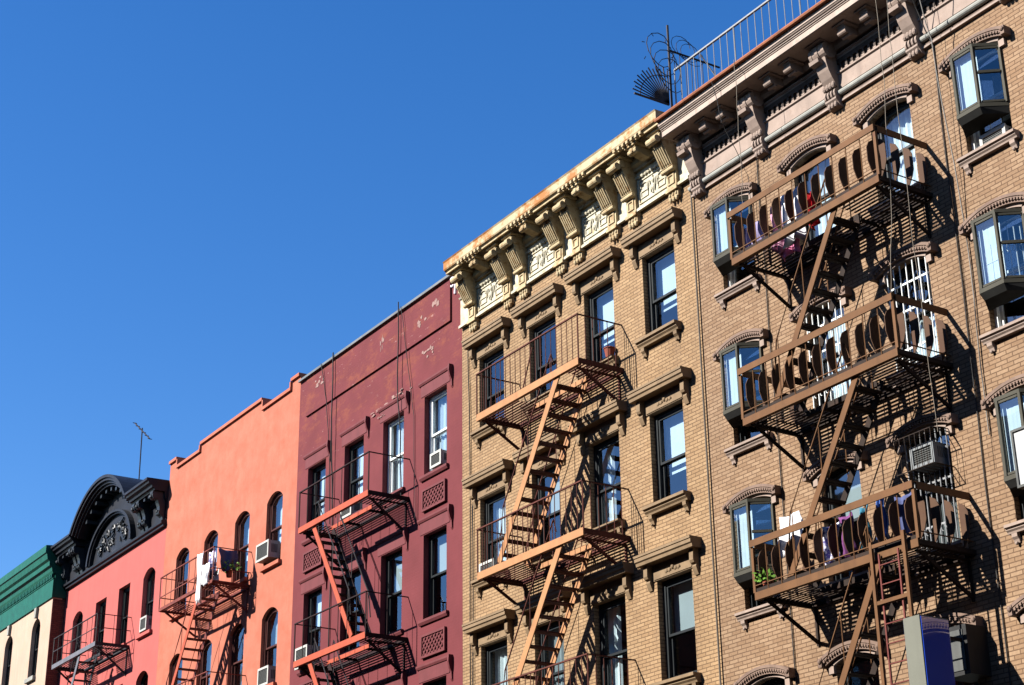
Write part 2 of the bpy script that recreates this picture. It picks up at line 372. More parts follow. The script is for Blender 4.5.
def window(parent, cx, w, z0, z1, rise=0., yw=0., frame='frame_dark', curtain=None, split=.5, outer=.05, rec=.12):
    """double-hung window: window(frame) > pane, sash, curtain"""
    o = outline(cx, w, z0, z1, rise); i1 = inset(o, outer)
    y = yw + rec
    win = part('window', MB().ring(o, i1, y - .02, y + .1), frame, parent)
    zm = z0 + (z1 - z0) * split
    xl, xr = cx - w / 2 + outer, cx + w / 2 - outer
    up = [(xl, zm)] + [(xr, zm)] + [p for p in i1[2:]]
    lo = [(xl, z0 + outer), (xr, z0 + outer), (xr, zm + .03), (xl, zm + .03)]
    sash = MB().ring(up, inset(up, .04), y + .0, y + .035).ring(lo, inset(lo, .045), y + .04, y + .075)
    part('sash', sash, frame, win)
    p = MB(); ui, li = inset(up, .038), inset(lo, .043)
    p.face([(x, y + .02, z) for x, z in ui]); p.face([(x, y + .06, z) for x, z in li])
    part('pane', p, 'glass', win, keep=True)
    if curtain:
        kind, mat = curtain
        c = MB(); ya = yw + .30
        def drape(xa, xb, za, zb, amp=.025):
            n = max(6, int((xb - xa) / .035)); top = []; bot = []
            for k in range(n + 1):
                x = xa + (xb - xa) * k / n; yy = ya + amp * math.sin(k * 1.7 + xa * 3) + amp * .5 * math.sin(k * .63)
                top.append(c.bm.verts.new((x, yy, zb))); bot.append(c.bm.verts.new((x, yy, za)))
            for k in range(n): c.bm.faces.new((bot[k], bot[k + 1], top[k + 1], top[k]))
        if kind == 'full': drape(xl - .05, xr + .05, z0, z1)
        if kind == 'right': drape(cx + .02, xr + .05, z0, z1)
        if kind == 'pair': drape(xl - .05, xl + w * .3, z0, z1); drape(xr - w * .32, xr + .05, z0, z1)
        if kind == 'upper': c.box(xl - .03, xr + .03, ya, ya + .01, zm + .1, z1)
        if kind == 'lower': drape(xl - .05, xr + .05, z0, zm)
        if kind == 'low34': c.box(xl - .03, xr + .03, ya, ya + .01, z0 + (z1 - z0) * .35, z1)
        part('curtain' if kind not in ('upper', 'low34') else 'blind', c, mat, win)
    return win

def shell(b, x0, x1, ztop, y=0., depth=14., side='brick_red', floors=()):
    """party walls, back, roof and dim room partitions behind the facade"""
    part('party_wall', MB().box(x0 + .01, x0 + .26, y + .301, depth, 0, ztop), side, b)
    part('party_wall', MB().box(x1 - .26, x1 - .01, y + .301, depth, 0, ztop), side, b)
    part('back_wall', MB().box(x0 + .26, x1 - .26, depth - .3, depth - .01, 0, ztop - .01), side, b)
    part('roof', MB().box(x0 + .262, x1 - .262, y + .302, depth - .302, ztop - .62, ztop - .45), 'roof', b)
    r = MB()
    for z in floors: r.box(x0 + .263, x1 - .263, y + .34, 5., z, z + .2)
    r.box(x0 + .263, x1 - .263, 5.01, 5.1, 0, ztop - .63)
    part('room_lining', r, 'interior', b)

# ------------------------------------------------------------------ buildings
# x runs along the street, y into the block (facades at y = 0), z up; metres
def arc_band(mb, cx, half, z_end, rise, th, y0, y1, n=16, out=0.):
    """segmental arch band: lower edge ends at z_end, radial thickness th"""
    r = (half * half + rise * rise) / (2 * rise); zc = z_end + rise - r; a = math.asin(half / r)
    lo, up = [], []
    for k in range(n + 1):
        t = -a + 2 * a * k / n
        lo.append((cx + (r) * math.sin(t), zc + r * math.cos(t))); up.append((cx + (r + th) * math.sin(t), zc + (r + th) * math.cos(t)))
    for k in range(n):
        q = [lo[k], lo[k + 1], up[k + 1], up[k]]
        mb.xz(q, y0, y1)
    return r, zc, a

# ---- tan brick tenement on the right
AX0, AX1 = -20.3, -11.2
tanb = thing('tenement_building', 'tan brick tenement with pink stone cornice, arched hoods and olive bay windows', 'building', (-15.8, 0, 0))
A_COL = [-19.25, -17.38, -15.63, -13.85, -12.2]
A_ROW = [(13.25, 14.82), (10.55, 12.21), (7.90, 9.62), (5.2, 6.83), (2.5, 4.1)]       # sill top, crown
holes = [outline(c, .82, z0, z1, .09) for (z0, z1) in A_ROW for c in A_COL]
part('wall', wall_mesh([(AX0 + .003, 0), (AX1, 0), (AX1, 16.5), (AX0 + .003, 16.5)], holes), 'brick_tan', tanb)
shell(tanb, AX0, AX1, 16.5, side='brick_red', floors=(15.5, 12.9, 10.2, 7.55, 4.8))

def arch_hood(win, cx, zc):
    """zc: crown of the opening"""
    h = MB()
    arc_band(h, cx, .535, zc - .085, .125, .075, -.10, .0)
    r, z, a = arc_band(h, cx, .575, zc - .012, .135, .045, -.14, .0)
    for s in (-1, 1):
        h.box(cx + s * .585 - .035, cx + s * .585 + .035, -.15, 0, zc - .10, zc + .03)
        h.ball((cx + s * .585, -.155, zc - .02), .035, sy=.7)
    hood = part('hood', h, 'stone_hood', win)
    d = MB()
    arc_band(d, cx, .56, zc - .03, .132, .012, -.1302, -.1005)
    for k in range(21):
        t = -a * .92 + 2 * a * .92 * k / 20
        x, zz = cx + (r - .027) * math.sin(t), z + (r - .027) * math.cos(t)
        d.box(x - .015, x + .015, -.130, -.101, zz - .025, zz + .02)
    part('dentil_row', d, 'stone_hood', win)
    p = MB(); arc_band(p, cx, .412, zc - .091, .092, .095, -.05, .0)
    for s in (-1, 1): p.box(cx + s * .465 - .05, cx + s * .465 + .05, -.05, 0, zc - .20, zc - .095)
    part('arch_stone', p, 'stone_pink', win)
def stone_sill(win, cx, zt, half, mat, k=1.):
    s = MB()
    s.yz([(0, zt), (-.17 * k, zt), (-.17 * k, zt - .05 * k), (-.13 * k, zt - .065 * k), (-.13 * k, zt - .09 * k), (-.10 * k, zt - .12 * k), (-.09 * k, zt - .15 * k), (0, zt - .15 * k)], cx - half, cx + half)
    for q in (-1, 1):
        x = cx + q * (half - .10); z = zt - .15 * k - .001
        s.yz([(0, z), (-.09 * k, z), (-.085 * k, z - .06 * k), (-.05 * k, z - .10 * k), (-.03 * k, z - .16 * k), (0, z - .16 * k)], x - .045, x + .045)
        s.ball((x, -.05 * k, z - .165 * k), .025)
    part('sill', s, mat, win)

def bay(cx, zt, zb, grille=False):
    P = [(cx - .41, -.02), (cx - .215, -.31), (cx + .165, -.31), (cx + .40, -.02)]
    f = MB().xy([(cx - .43, 0), (cx - .25, -.33), (cx + .18, -.33), (cx + .42, 0)], zt - .05, zt)
    f.xy([(cx - .43, 0), (cx - .25, -.33), (cx + .18, -.33), (cx + .42, 0)], zb, zb + .06)
    for x, y in P: f.box(x - .022, x + .022, y - .022, y + .022, zb + .0605, zt - .0505)
    gl = MB(); mid = (zt + zb) / 2
    for i in range(3):
        (xa, ya), (xb, yb) = P[i], P[i + 1]
        t = Vector((xb - xa, yb - ya, 0)).normalized(); nrm = Vector((t.y, -t.x, 0))
        a = Vector((xa, ya, 0)) + t * .035; c = Vector((xb, yb, 0)) - t * .035
        for z in (zb + .085, zt - .075): f.bar((a.x, a.y, z), (c.x, c.y, z), .03, .03, side=nrm)
        if i == 2: f.bar((a.x, a.y, mid + .05), (c.x, c.y, mid + .05), .04, .04, side=nrm)
        gl.face([(a.x, a.y, zb + .1), (c.x, c.y, zb + .1), (c.x, c.y, zt - .09), (a.x, a.y, zt - .09)])
    b = part('bay_window', f, 'frame_olive', tanb)
    part('pane', gl, 'glass_bay', b, keep=True)
    part('base', MB().prism([(cx - .425, -.003, zb - .001), (cx - .245, -.327, zb - .001), (cx + .175, -.327, zb - .001), (cx + .415, -.003, zb - .001)],
                            [(cx - .41, -.003, zb - .12), (cx - .23, -.27, zb - .09), (cx + .16, -.27, zb - .09), (cx + .40, -.003, zb - .12)]), 'bay_base', b)
    c = MB(); n = 16; ya = .02
    L, R_ = [], []
    for k in range(n + 1):
        x = cx - .19 + .37 * k / n; yy = -.12 + .002 * math.sin(k * 1.9)
        L.append(c.bm.verts.new((x - .03, yy - .1, zb + .08))); R_.append(c.bm.verts.new((x - .03, yy - .1, zt - .07)))
    for k in range(n): c.bm.faces.new((L[k], L[k + 1], R_[k + 1], R_[k]))
    part('curtain', c, 'sky_sheen', b)  # sheet behind the front pane, coloured as its sky reflection
    if grille:
        g = MB(); 
        for k in range(4):
            t = (k + .7) / 4.4; x = P[2][0] + (P[3][0] - P[2][0]) * t - .03; y = P[2][1] + (P[3][1] - P[2][1]) * t + .02
            g.tube([(x, y, zb + .1), (x, y, zt - .25)], .008)
            g.tube([(x - .03 + .03 * math.cos(q), y + .01, mid + .0 + .05 * math.sin(q)) for q in [PI * j / 6 for j in range(10)]], .006)
        for k in range(4):
            x = P[1][0] + .06 + .1 * k; g.tube([(x, -.22, zb + .1), (x, -.22, zb + .6 + .08 * (k % 2))], .008)
        for z in (zb + .42,): g.tube([(P[1][0] + .03, -.22, z), (P[2][0] - .03, -.22, z)], .008)
        part('security_grille', g, 'frame_white', b)
    return b

def grille(win, cx, w, z0, z1, mat='frame_white', n=7, y=-.02, hz=(.2, .55, .8)):
    g = MB()
    for k in range(n):
        x = cx - w / 2 + .03 + (w - .06) * k / (n - 1); g.tube([(x, y, z0 + .02), (x, y, z1 - .03)], .010)
    for f in hz:
        z = z0 + (z1 - z0) * f; g.box(cx - w / 2 + .015, cx + w / 2 - .015, y + .008, y + .02, z - .014, z + .014)
    for k in range(n - 1):
        x = cx - w / 2 + .03 + (w - .06) * (k + .5) / (n - 1); zc = z0 + (z1 - z0) * hz[0]
        g.tube([(x + .035 * math.cos(q), y, zc - .06 + .05 * math.sin(q)) for q in [2 * PI * j / 8 for j in range(7)]], .006)
    part('security_grille', g, mat, win)

for ri, (z0, z1) in enumerate(A_ROW):
    for ci, cx in enumerate(A_COL):
        cur = {(0, 1): ('full', 'curtain'), (0, 2): ('full', 'curtain'), (1, 1): ('full', 'curtain'), (1, 2): ('lower', 'curtain'), (2, 1): ('upper', 'blind'),
               (3, 0): ('upper', 'blind'), (2, 2): ('lower', 'curtain_dim')}.get((ri, ci), ('lower', 'curtain_dim'))
        fr = {(0, 0): 'frame_white', (0, 3): 'frame_white', (1, 3): 'frame_white', (1, 0): 'frame_dark'}.get((ri, ci), 'frame_dark')
        w = window(tanb, cx, .82, z0, z1, .09, frame=fr, curtain=cur if ci in (1, 2, 4) or ri > 2 else None)
        arch_hood(w, cx, z1)
        stone_sill(w, cx, z0, .52, 'stone_pink', k=.78)
        if (ri, ci) in ((1, 1), (1, 2)): grille(w, cx, .82, z0, z1)
        if (ri, ci) == (2, 2): grille(w, cx, .82, z0, z1, 'galv', 9)
        if ci in (0, 3, 4) and ri < 3: bay(cx, z1 - .10, {0: 13.70, 1: 11.02, 2: 8.38}[ri], grille=(ri, ci) == (1, 3))

# cornice of the tan building: crown, soffit, consoles, dentils, roll moulding
cx0, cx1 = AX0 + .003, AX1
co = part('cornice', MB()
    .yz([(.3, 16.34), (-.60, 16.34), (-.62, 16.35), (-.62, 16.45), (-.635, 16.455), (-.635, 16.475), (-.655, 16.48), (-.655, 16.50), (-.675, 16.505), (-.69, 16.525), (-.70, 16.53), (-.70, 16.60), (.3, 16.60)], cx0, cx1), 'stone_crown', tanb)
part('bed_moulding', MB()
    .yz([(-.003, 16.22), (-.10, 16.22), (-.14, 16.27), (-.16, 16.339), (-.003, 16.339)], cx0, cx1)
    .yz([(-.003, 16.085), (-.05, 16.085), (-.05, 16.12), (-.075, 16.14), (-.075, 16.16), (-.003, 16.16)], cx0, cx1), 'stone_pink', co)
part('roof_edge', MB().yz([(.3, 16.603), (-.77, 16.603), (-.78, 16.63), (-.765, 16.66), (.3, 16.72)], cx0, cx1), 'terracotta', co)
part('frieze', MB().yz([(-.003, 15.56), (-.05, 15.56), (-.05, 15.80), (-.08, 15.815), (-.08, 15.845), (-.003, 15.845)], cx0, cx1), 'stone_pink', co)
part('roll_moulding', MB().cylx(cx0, cx1, -.065, 15.475, .048, 12), 'stone_pale', co)
part('base_moulding', MB().yz([(-.003, 15.33), (-.055, 15.33), (-.055, 15.365), (-.03, 15.385), (-.04, 15.40), (-.003, 15.40)], cx0, cx1), 'stone_pink', co)
part('arcade_back', MB().box(cx0, cx1, -.02, -.003, 15.846, 16.084), 'stone_shade', co)
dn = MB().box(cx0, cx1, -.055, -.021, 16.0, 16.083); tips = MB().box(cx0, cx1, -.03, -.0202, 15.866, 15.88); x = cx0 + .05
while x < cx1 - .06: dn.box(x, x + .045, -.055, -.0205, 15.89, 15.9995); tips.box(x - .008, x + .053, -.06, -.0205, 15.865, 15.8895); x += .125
part('dentil_row', dn, 'stone_shade', co)  # dark colour stands in for shadow on the dentils
part('dentil_tip_row', tips, 'stone_pink', co)  # paler colour stands in for sunlight on the dentil ends
CON = [-20.05, -18.42, -16.67, -14.92, -13.17, -11.42]
def console(cx, parent, mat):
    """scrolled console: big volute under the soffit, body tapering to the wall, ribbed collar, leaf drop"""
    c = MB(); w = .14
    prof = [(-.003, 16.338), (-.34, 16.338), (-.35, 16.26), (-.33, 16.16), (-.30, 16.08), (-.285, 15.98), (-.25, 15.86), (-.19, 15.74), (-.12, 15.64), (-.10, 15.57), (-.003, 15.57)]
    c.yz(prof, cx - w * .85, cx + w * .85)
    c.cylx(cx - w, cx + w, -.235, 16.20, .135, 18)
    for k in (-1, 1): c.cylx(cx + k * w - .03, cx + k * w + .03, -.235, 16.20, .145, 18)
    c.cylx(cx - w - .045, cx + w + .045, -.235, 16.20, .05, 10)
    c.cylx(cx - .03, cx + .03, -.235, 16.20, .148, 18)
    c.yz([(-.29, 16.06), (-.40, 16.05), (-.385, 15.99), (-.29, 15.97)], cx - w - .01, cx + w * .4)
    c.box(cx - w - .04, cx + w + .04, -.43, -.003, 16.315, 16.3385)
    for k in range(4): c.ball((cx - .10 + .066 * k, -.15, 15.62), .042, sy=1, sz=1.5)
    for k in range(4): c.cylx(cx - w + .02 + .07 * k, cx - w + .055 + .07 * k, -.075, 15.475, .10, 12)
    c.yz([(-.003, 15.40), (-.15, 15.40), (-.15, 15.37), (-.11, 15.33), (-.07, 15.27), (-.003, 15.25)], cx - w + .02, cx + w - .02)
    for k in range(3): c.ball((cx - .07 + .07 * k, -.11, 15.30), .036, sz=1.5)
    return part('console', c, mat, parent)
def modillion(cx, parent, mat, y=-.40, zt=16.21, w=.075):
    c = MB()
    c.yz([(-.13, zt + .128), (y - .03, zt + .128), (y - .03, zt + .08), (y, zt + .06), (y, zt), (y + .05, zt - .03), (-.13, zt - .03)], cx - w, cx + w)
    c.cylx(cx - w - .012, cx + w + .012, y + .03, zt - .0, .05, 12)
    c.cylx(cx - w - .006, cx + w + .006, y + .10, zt - .045, .035, 10)
    c.box(cx - w - .06, cx + w + .06, y - .07, -.13, zt + .095, zt + .1275)
    return part('modillion', c, mat, parent)
for i, c in enumerate(CON):
    console(c, co, 'stone_pink')
    if i < len(CON) - 1:
        d = CON[i + 1] - c
        for f in (.36, .64): modillion(c + d * f, co, 'stone_pink')

# ---- buff brick tenement with the cream cornice
BX0, BX1 = -28.0, -20.3
buff = thing('tenement_building', 'buff brick tenement with cream bracketed cornice streaked with rust', 'building', (-24.15, 0, 0))
B_COL = [-26.87, -25.03, -23.17, -21.36]
B_ROW = [(13.20, 14.80), (10.17, 11.82), (7.20, 8.90), (4.2, 5.9), (1.2, 2.9)]
holes = [outline(c, .92, z0, z1) for (z0, z1) in B_ROW for c in B_COL]
part('wall', wall_mesh([(BX0 + .003, 0), (BX1, 0), (BX1, 16.6), (BX0 + .003, 16.6)], holes), 'brick_buff', buff)
shell(buff, BX0, BX1, 16.6, side='brick_red', floors=(15.4, 12.5, 9.5, 6.5, 3.4))
cur = {(0, 0): ('right', 'curtain'), (0, 1): ('right', 'curtain'), (0, 2): ('low34', 'blind_sky'), (0, 3): ('low34', 'blind_sky'), (1, 0): ('full', 'curtain'),
       (1, 1): ('upper', 'blind'), (1, 2): ('pair', 'curtain'), (1, 3): ('low34', 'blind_sky'), (2, 0): ('full', 'curtain'), (2, 1): ('full', 'blind'), (2, 2): ('pair', 'curtain'), (2, 3): ('upper', 'blind')}
for ri, (z0, z1) in enumerate(B_ROW):
    for ci, cx in enumerate(B_COL):
        w = window(buff, cx, .92, z0, z1, curtain=cur.get((ri, ci)), outer=.075, rec=.13, split=.45)
        zl = z1 + .45
        h = MB().yz([(0, zl), (-.25, zl), (-.25, zl - .04), (-.235, zl - .05), (-.235, zl - .105), (-.21, zl - .125), (-.2, zl - .175), (0, zl - .175)], cx - .75, cx + .75)
        part('lintel_crown', h, 'stone_tan', w)
        f = MB().box(cx - .55, cx + .55, -.02, .0, z1 + .003, zl - .176).box(cx - .5, cx + .5, -.035, -.0201, z1 + .02, z1 + .075)
        for k in range(5):
            a = cx - .16 + .08 * k; f.ball((a, -.03, z1 + .10 + (.04 if k == 2 else .0)), .04, sy=.6)
        part('lintel_panel', f, 'stone_tan', w)
        for s in (-1, 1):
            x = cx + s * .61; k_ = MB()
            k_.yz([(0, zl - .176), (-.12, zl - .176), (-.125, zl - .36), (-.105, zl - .40), (-.06, zl - .42), (-.075, zl - .46), (-.05, zl - .53), (-.025, zl - .59), (0, zl - .59)], x - .05, x + .05)
            part('lintel_console', k_, 'stone_tan', w)
        stone_sill(w, cx, z0, .56, 'stone_tan')
# cream cornice
x0, x1 = BX0 + .003, BX1 - .002
xl_, xr_ = -27.76, -20.47
cb = part('cornice', MB().yz([(.3, 16.74), (-.54, 16.74), (-.54, 16.775), (-.57, 16.80), (.3, 16.80)], xl_, xr_)
          .yz([(-.003, 16.50), (-.10, 16.50), (-.10, 16.56), (-.16, 16.60), (-.16, 16.7395), (-.003, 16.7395)], x0, x1), 'cream', buff)
part('fascia', MB().yz([(.3, 16.803), (-.585, 16.803), (-.60, 16.83), (-.60, 16.97), (-.62, 17.0), (.3, 17.03)], xl_, xr_), 'cream_rust', cb)
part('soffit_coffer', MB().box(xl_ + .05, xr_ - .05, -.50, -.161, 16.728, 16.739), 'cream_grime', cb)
fz = MB().box(x0, x1, -.04, -.003, 15.72, 16.499)
fz.yz([(-.041, 15.70), (-.09, 15.70), (-.09, 15.75), (-.06, 15.78), (-.041, 15.78)], x0, x1)
fz.yz([(-.041, 16.36), (-.07, 16.36), (-.09, 16.39), (-.041, 16.39)], x0, x1)
part('frieze', fz, 'cream_white', cb)
PAIR = [(-26.12, -25.55), (-24.26, -23.68), (-22.53, -21.93)]
BR = [-27.45] + [p for q in PAIR for p in q] + [-20.74]
def cream_bracket(x):
    w = .15; c = MB()
    prof = [(-.041, 16.726), (-.44, 16.726), (-.44, 16.66), (-.40, 16.60), (-.37, 16.50), (-.35, 16.42), (-.18, 16.06), (-.20, 16.02), (-.16, 15.99), (-.041, 15.99)]
    c.yz(prof, x - w * .80, x + w * .80)
    c.cylx(x - w * .98, x + w * .98, -.365, 16.605, .078, 16)
    c.cylx(x - w * .90, x + w * .90, -.475, 16.53, .068, 14)
    c.box(x - w * .8, x + w * .8, -.47, -.36, 16.56, 16.61)
    c.cylx(x - w - .02, x + w + .02, -.165, 16.035, .042, 10)
    c.prism([(x - w, -.375, 16.43), (x + w, -.375, 16.43), (x + w, -.33, 16.47), (x - w, -.33, 16.47)], [(x - w, -.195, 16.08), (x + w, -.195, 16.08), (x + w, -.15, 16.11), (x - w, -.15, 16.11)])
    c.box(x - w - .035, x + w + .035, -.47, -.161, 16.695, 16.7275)
    for k in range(5):
        u = x - .108 + k * .054
        c.prism([(u - .014, -.40, 16.41), (u + .014, -.40, 16.41), (u + .014, -.365, 16.42), (u - .014, -.365, 16.42)],
                [(u - .014, -.235, 16.115), (u + .014, -.235, 16.115), (u + .014, -.20, 16.125), (u - .014, -.20, 16.125)])
    b = part('bracket', c, 'cream', cb)
    w = .135; d = MB().box(x - w, x + w, -.105, -.041, 15.70, 15.999)
    d.ring([(x - .09, 15.77), (x + .09, 15.77), (x + .09, 15.97), (x - .09, 15.97)], [(x - .06, 15.80), (x + .06, 15.80), (x + .06, 15.94), (x - .06, 15.94)], -.125, -.105)
    d.box(x - w - .02, x + w + .02, -.13, -.004, 15.64, 15.70)
    d.box(x - w, x + w, -.08, -.004, 15.52, 15.64)
    for k in range(3): d.ball((x - .085 + .085 * k, -.07, 15.50), .037, sz=1.6); d.ball((x - .085 + .085 * k, -.08, 15.58), .03, sz=1.3)
    part('bracket_block', d, 'cream', cb)
for x in BR: cream_bracket(x)
for i in range(4):
    a, b = BR[2 * i], BR[2 * i + 1]; xm = (a + b) / 2
    m = MB().yz([(-.16, 16.726), (-.50, 16.726), (-.50, 16.67), (-.46, 16.61), (-.34, 16.56), (-.24, 16.54), (-.16, 16.54)], xm - .10, xm + .10)
    m.cylx(xm - .12, xm + .12, -.45, 16.61, .055, 10); m.ball((xm, -.50, 16.61), .055, sy=.5)
    m.box(xm - .17, xm + .17, -.53, -.165, 16.695, 16.7275)
    part('modillion', m, 'cream', cb)
    s = MB().box(xm - .42, xm + .42, -.5405, -.5395, 16.745, 16.775)
    for k in range(7): s.box(xm - .40 + .13 * k - .032, xm - .40 + .13 * k + .032, -.60, -.541, 16.738, 16.7985)
    part('bead_row', s, 'cream', cb)
    # relief panel between brackets
    L, R_ = a + .18, b - .18
    r = MB().ring([(L, 15.83), (R_, 15.83), (R_, 16.30), (L, 16.30)], [(L + .022, 15.852), (R_ - .022, 15.852), (R_ - .022, 16.278), (L + .022, 16.278)], -.06, -.041)
    for s_ in (-1, 1):
        xc = xm + s_ * (R_ - L) * .30; hw = (R_ - L) * .13
        r.ring([(xc - hw, 15.92), (xc + hw, 15.92), (xc + hw, 16.06), (xc - hw, 16.06)], [(xc - hw + .018, 15.938), (xc + hw - .018, 15.938), (xc + hw - .018, 16.042), (xc - hw + .018, 16.042)], -.058, -.041)
        r.tube([(xc + s_ * hw * math.cos(q) * .9, -.055, 16.15 + .06 * math.sin(q)) for q in [PI * j / 8 - .5 for j in range(12)]], .011)
        r.tube([(xm + s_ * (.05 + .10 * j / 8), -.06, 15.93 + .26 * math.sin(j / 8 * PI * .9)) for j in range(9)], .012)
    r.ball((xm, -.05, 16.02), .07, sy=.6); r.ball((xm, -.05, 16.16), .05, sy=.6); r.tube([(xm, -.05, 15.9), (xm, -.05, 16.25)], .018)
    for k in range(9):
        u = L + (R_ - L) * (k + .5) / 9; r.ball((u, -.06, 16.37), .04, sy=.8)
    part('relief_panel', r, 'cream_white', cb)

# ---- plum painted building
PX0, PX1 = -35.65, -28.0
plum = thing('tenement_building', 'plum painted tenement with a plain parapet and peeling panel beneath the roofline', 'building', (-31.8, 0, 0))
P_COL = [-34.60, -32.73, -30.90, -29.08]
P_ROW = [(12.92, 14.70), (9.86, 11.65), (6.85, 8.60), (3.8, 5.5)]
holes = [outline(c, .93, z0, z1) for (z0, z1) in P_ROW for c in P_COL]
part('wall', wall_mesh([(PX0 + .003, 0), (PX1, 0), (PX1, 17.08), (PX0 + .003, 17.08)], holes), 'purple', plum)
shell(plum, PX0, PX1, 17.08, side='brick_red', floors=(15.4, 12.2, 9.2, 6.2, 3.2))
part('raised_panel', MB().box(-35.22, -28.42, -.045, -.003, 16.06, 17.0), 'purple', plum)
part('roof_capping', MB().box(PX0 + .003, PX1 - .0, -.075, .3, 17.083, 17.14), 'tin', plum)
cur = {(0, 0): ('low34', 'blind_sky'), (0, 1): ('low34', 'blind_sky'), (0, 2): ('full', 'curtain'), (0, 3): ('full', 'blind_sky'), (1, 0): ('upper', 'blind_sky'), (1, 1): None, (1, 2): ('upper', 'blind'), (1, 3): ('upper', 'blind')}
for ri, (z0, z1) in enumerate(P_ROW):
    for ci, cx in enumerate(P_COL):
        fr = 'frame_white' if ri == 0 and ci >= 2 else 'frame_dark'
        w = window(plum, cx, .93, z0, z1, frame=fr, curtain=cur.get((ri, ci)), rec=.15, outer=.05)
        h = MB().yz([(-.003, z1 + .36), (-.05, z1 + .36), (-.05, z1 + .32), (-.03, z1 + .28), (-.003, z1 + .28)], cx - .66, cx + .66)
        h.box(cx - .60, cx + .60, -.012, -.003, z1 + .02, z1 + .279)
        x = cx + .70
        h.yz([(-.003, z1 + .35), (-.10, z1 + .35), (-.11, z1 + .22), (-.08, z1 + .10), (-.04, z1 + .02), (-.03, z1 - .12), (-.003, z1 - .17)], x - .03, x + .02)
        part('lintel', h, 'purple_trim', w)
        s_ = MB().yz([(-.003, z0), (-.07, z0), (-.07, z0 - .05), (-.04, z0 - .10), (-.003, z0 - .10)], cx - .56, cx + .56)
        part('sill', s_, 'purple_trim', w)
    for ci in (0, 3):
        xa, xb = P_COL[ci] - .45, P_COL[ci] + .47; za, zb = z0 - .77, z0 - .32
        g = MB().ring([(xa - .012, za - .012), (xb + .012, za - .012), (xb + .012, zb + .012), (xa - .012, zb + .012)], [(xa + .035, za + .035), (xb - .035, za + .035), (xb - .035, zb - .035), (xa + .035, zb - .035)], -.06, -.003)
        n = 7
        part('vent_hole_shade', MB().box(xa, xb, -.006, -.003, za, zb), 'interior', plum)  # dark sheet painting the shade inside the lattice holes
        for k in range(-5, n + 1):
            for s in (1, -1):
                u0 = xa + (xb - xa) * k / n * 1.0; dx = (zb - za)
                a = (u0, za) if s > 0 else (u0 + dx, za); b = (u0 + dx, zb) if s > 0 else (u0, zb)
                p0, p1 = Vector(a), Vector(b)
                # clip to the frame
                d = p1 - p0; t0, t1 = 0., 1.
                for lo, hi, pp, dd in ((xa, xb, p0.x, d.x),):
                    ta, tb = (lo - pp) / dd, (hi - pp) / dd; t0 = max(t0, min(ta, tb)); t1 = min(t1, max(ta, tb))
                if t1 - t0 > .08:
                    q0, q1 = p0 + d * t0, p0 + d * t1
                    g.bar((q0.x, -.022 - .004 * s, q0.y), (q1.x, -.022 - .004 * s, q1.y), .03, .034)
        part('lattice_vent', g, 'purple_trim', plum)
# bare patches and a sprayed tag near the roofline
pt = MB()
def blotch(mb, x, z, rx, rz, y, n=18, seed=0):
    r = random.Random(seed); mb.xz([(x + rx * math.cos(2 * PI * k / n) * (.75 + .5 * r.random()), z + rz * math.sin(2 * PI * k / n) * (.6 + .8 * r.random())) for k in range(n)], y - .004, y)
rr = random.Random(11)
for (x, z, a, b, y, m_) in [(-31.55, 15.04, .36, .05, -.021, 9), (-30.72, 15.15, .20, .06, -.0225, 7), (-30.35, 15.08, .24, .05, -.0065, 6), (-31.4, 14.86, .20, .03, -.0235, 5), (-29.4, 15.68, .24, .09, -.004, 9), (-31.4, 16.62, .08, .14, -.0465, 7), (-28.98, 16.66, .16, .12, -.0465, 8), (-29.6, 16.5, .2, .1, -.0475, 6), (-34.6, 16.75, .3, .1, -.0475, 7)]:
    for k in range(m_):
        blotch(pt, x + rr.uniform(-1, 1) * a, z + rr.uniform(-1, 1) * b, a * rr.uniform(.12, .34), b * rr.uniform(.2, .5), y - .0003 * k, n=11, seed=k * 7 + int(x * 10))
part('bare_patch', pt, 'patch', plum)
g = MB(); gy = -.012
g.tube([(-28.36 + .10 * math.cos(q), gy, 16.93 + .10 * math.sin(q)) for q in [2 * PI * k / 12 for k in range(12)]], .03, closed=True)
g.tube([(-28.25, gy, 16.95), (-28.24, gy, 16.80), (-28.26, gy, 16.62)], .03)
g.tube([(-28.10 + .07 * math.cos(q), gy, 16.94 + .13 * math.sin(q)) for q in [-1.9 + k * .38 for k in range(13)]], .028)
part('spray_tag', g, 'graffiti', plum)

# ---- orange stucco building with the stepped parapet
OX0, OX1 = -43.97, -35.65
oran = thing('tenement_building', 'orange stucco tenement with a stepped parapet and arched windows', 'building', (-39.8, 0, 0))
O_COL = [-42.62, -40.72, -38.76, -36.86]
O_ROW = [(12.80, 14.63), (9.85, 11.73), (6.85, 8.6), (3.8, 5.5)]
holes = [outline(c, .90, z0, z1, .20) for (z0, z1) in O_ROW for c in O_COL]
top = [(OX1, 17.28), (-36.12, 17.28), (-36.12, 17.05), (-37.8, 17.05), (-37.8, 17.33), (-41.76, 17.33), (-41.76, 17.13), (-43.42, 17.13), (-43.42, 17.40), (OX0 + .003, 17.40)]
part('wall', wall_mesh([(OX0 + .003, 0), (OX1, 0)] + top, holes), 'orange', oran)
shell(oran, OX0, OX1, 16.9, side='brick_red', floors=(15.4, 12.2, 9.2, 6.2, 3.2))
cap = MB()
T = [(OX1, 17.28), (-36.12, 17.28), (-37.8, 17.05), (-41.76, 17.33), (-43.42, 17.13), (OX0, 17.40)]
for a, b, z in ((-36.12, OX1, 17.28), (-37.8, -36.121, 17.05), (-41.76, -37.801, 17.33), (-43.42, -41.761, 17.13), (OX0 + .003, -43.421, 17.40)):
    cap.box(a + .002, b - .002, -.06, .36, z + .002, z + .085)
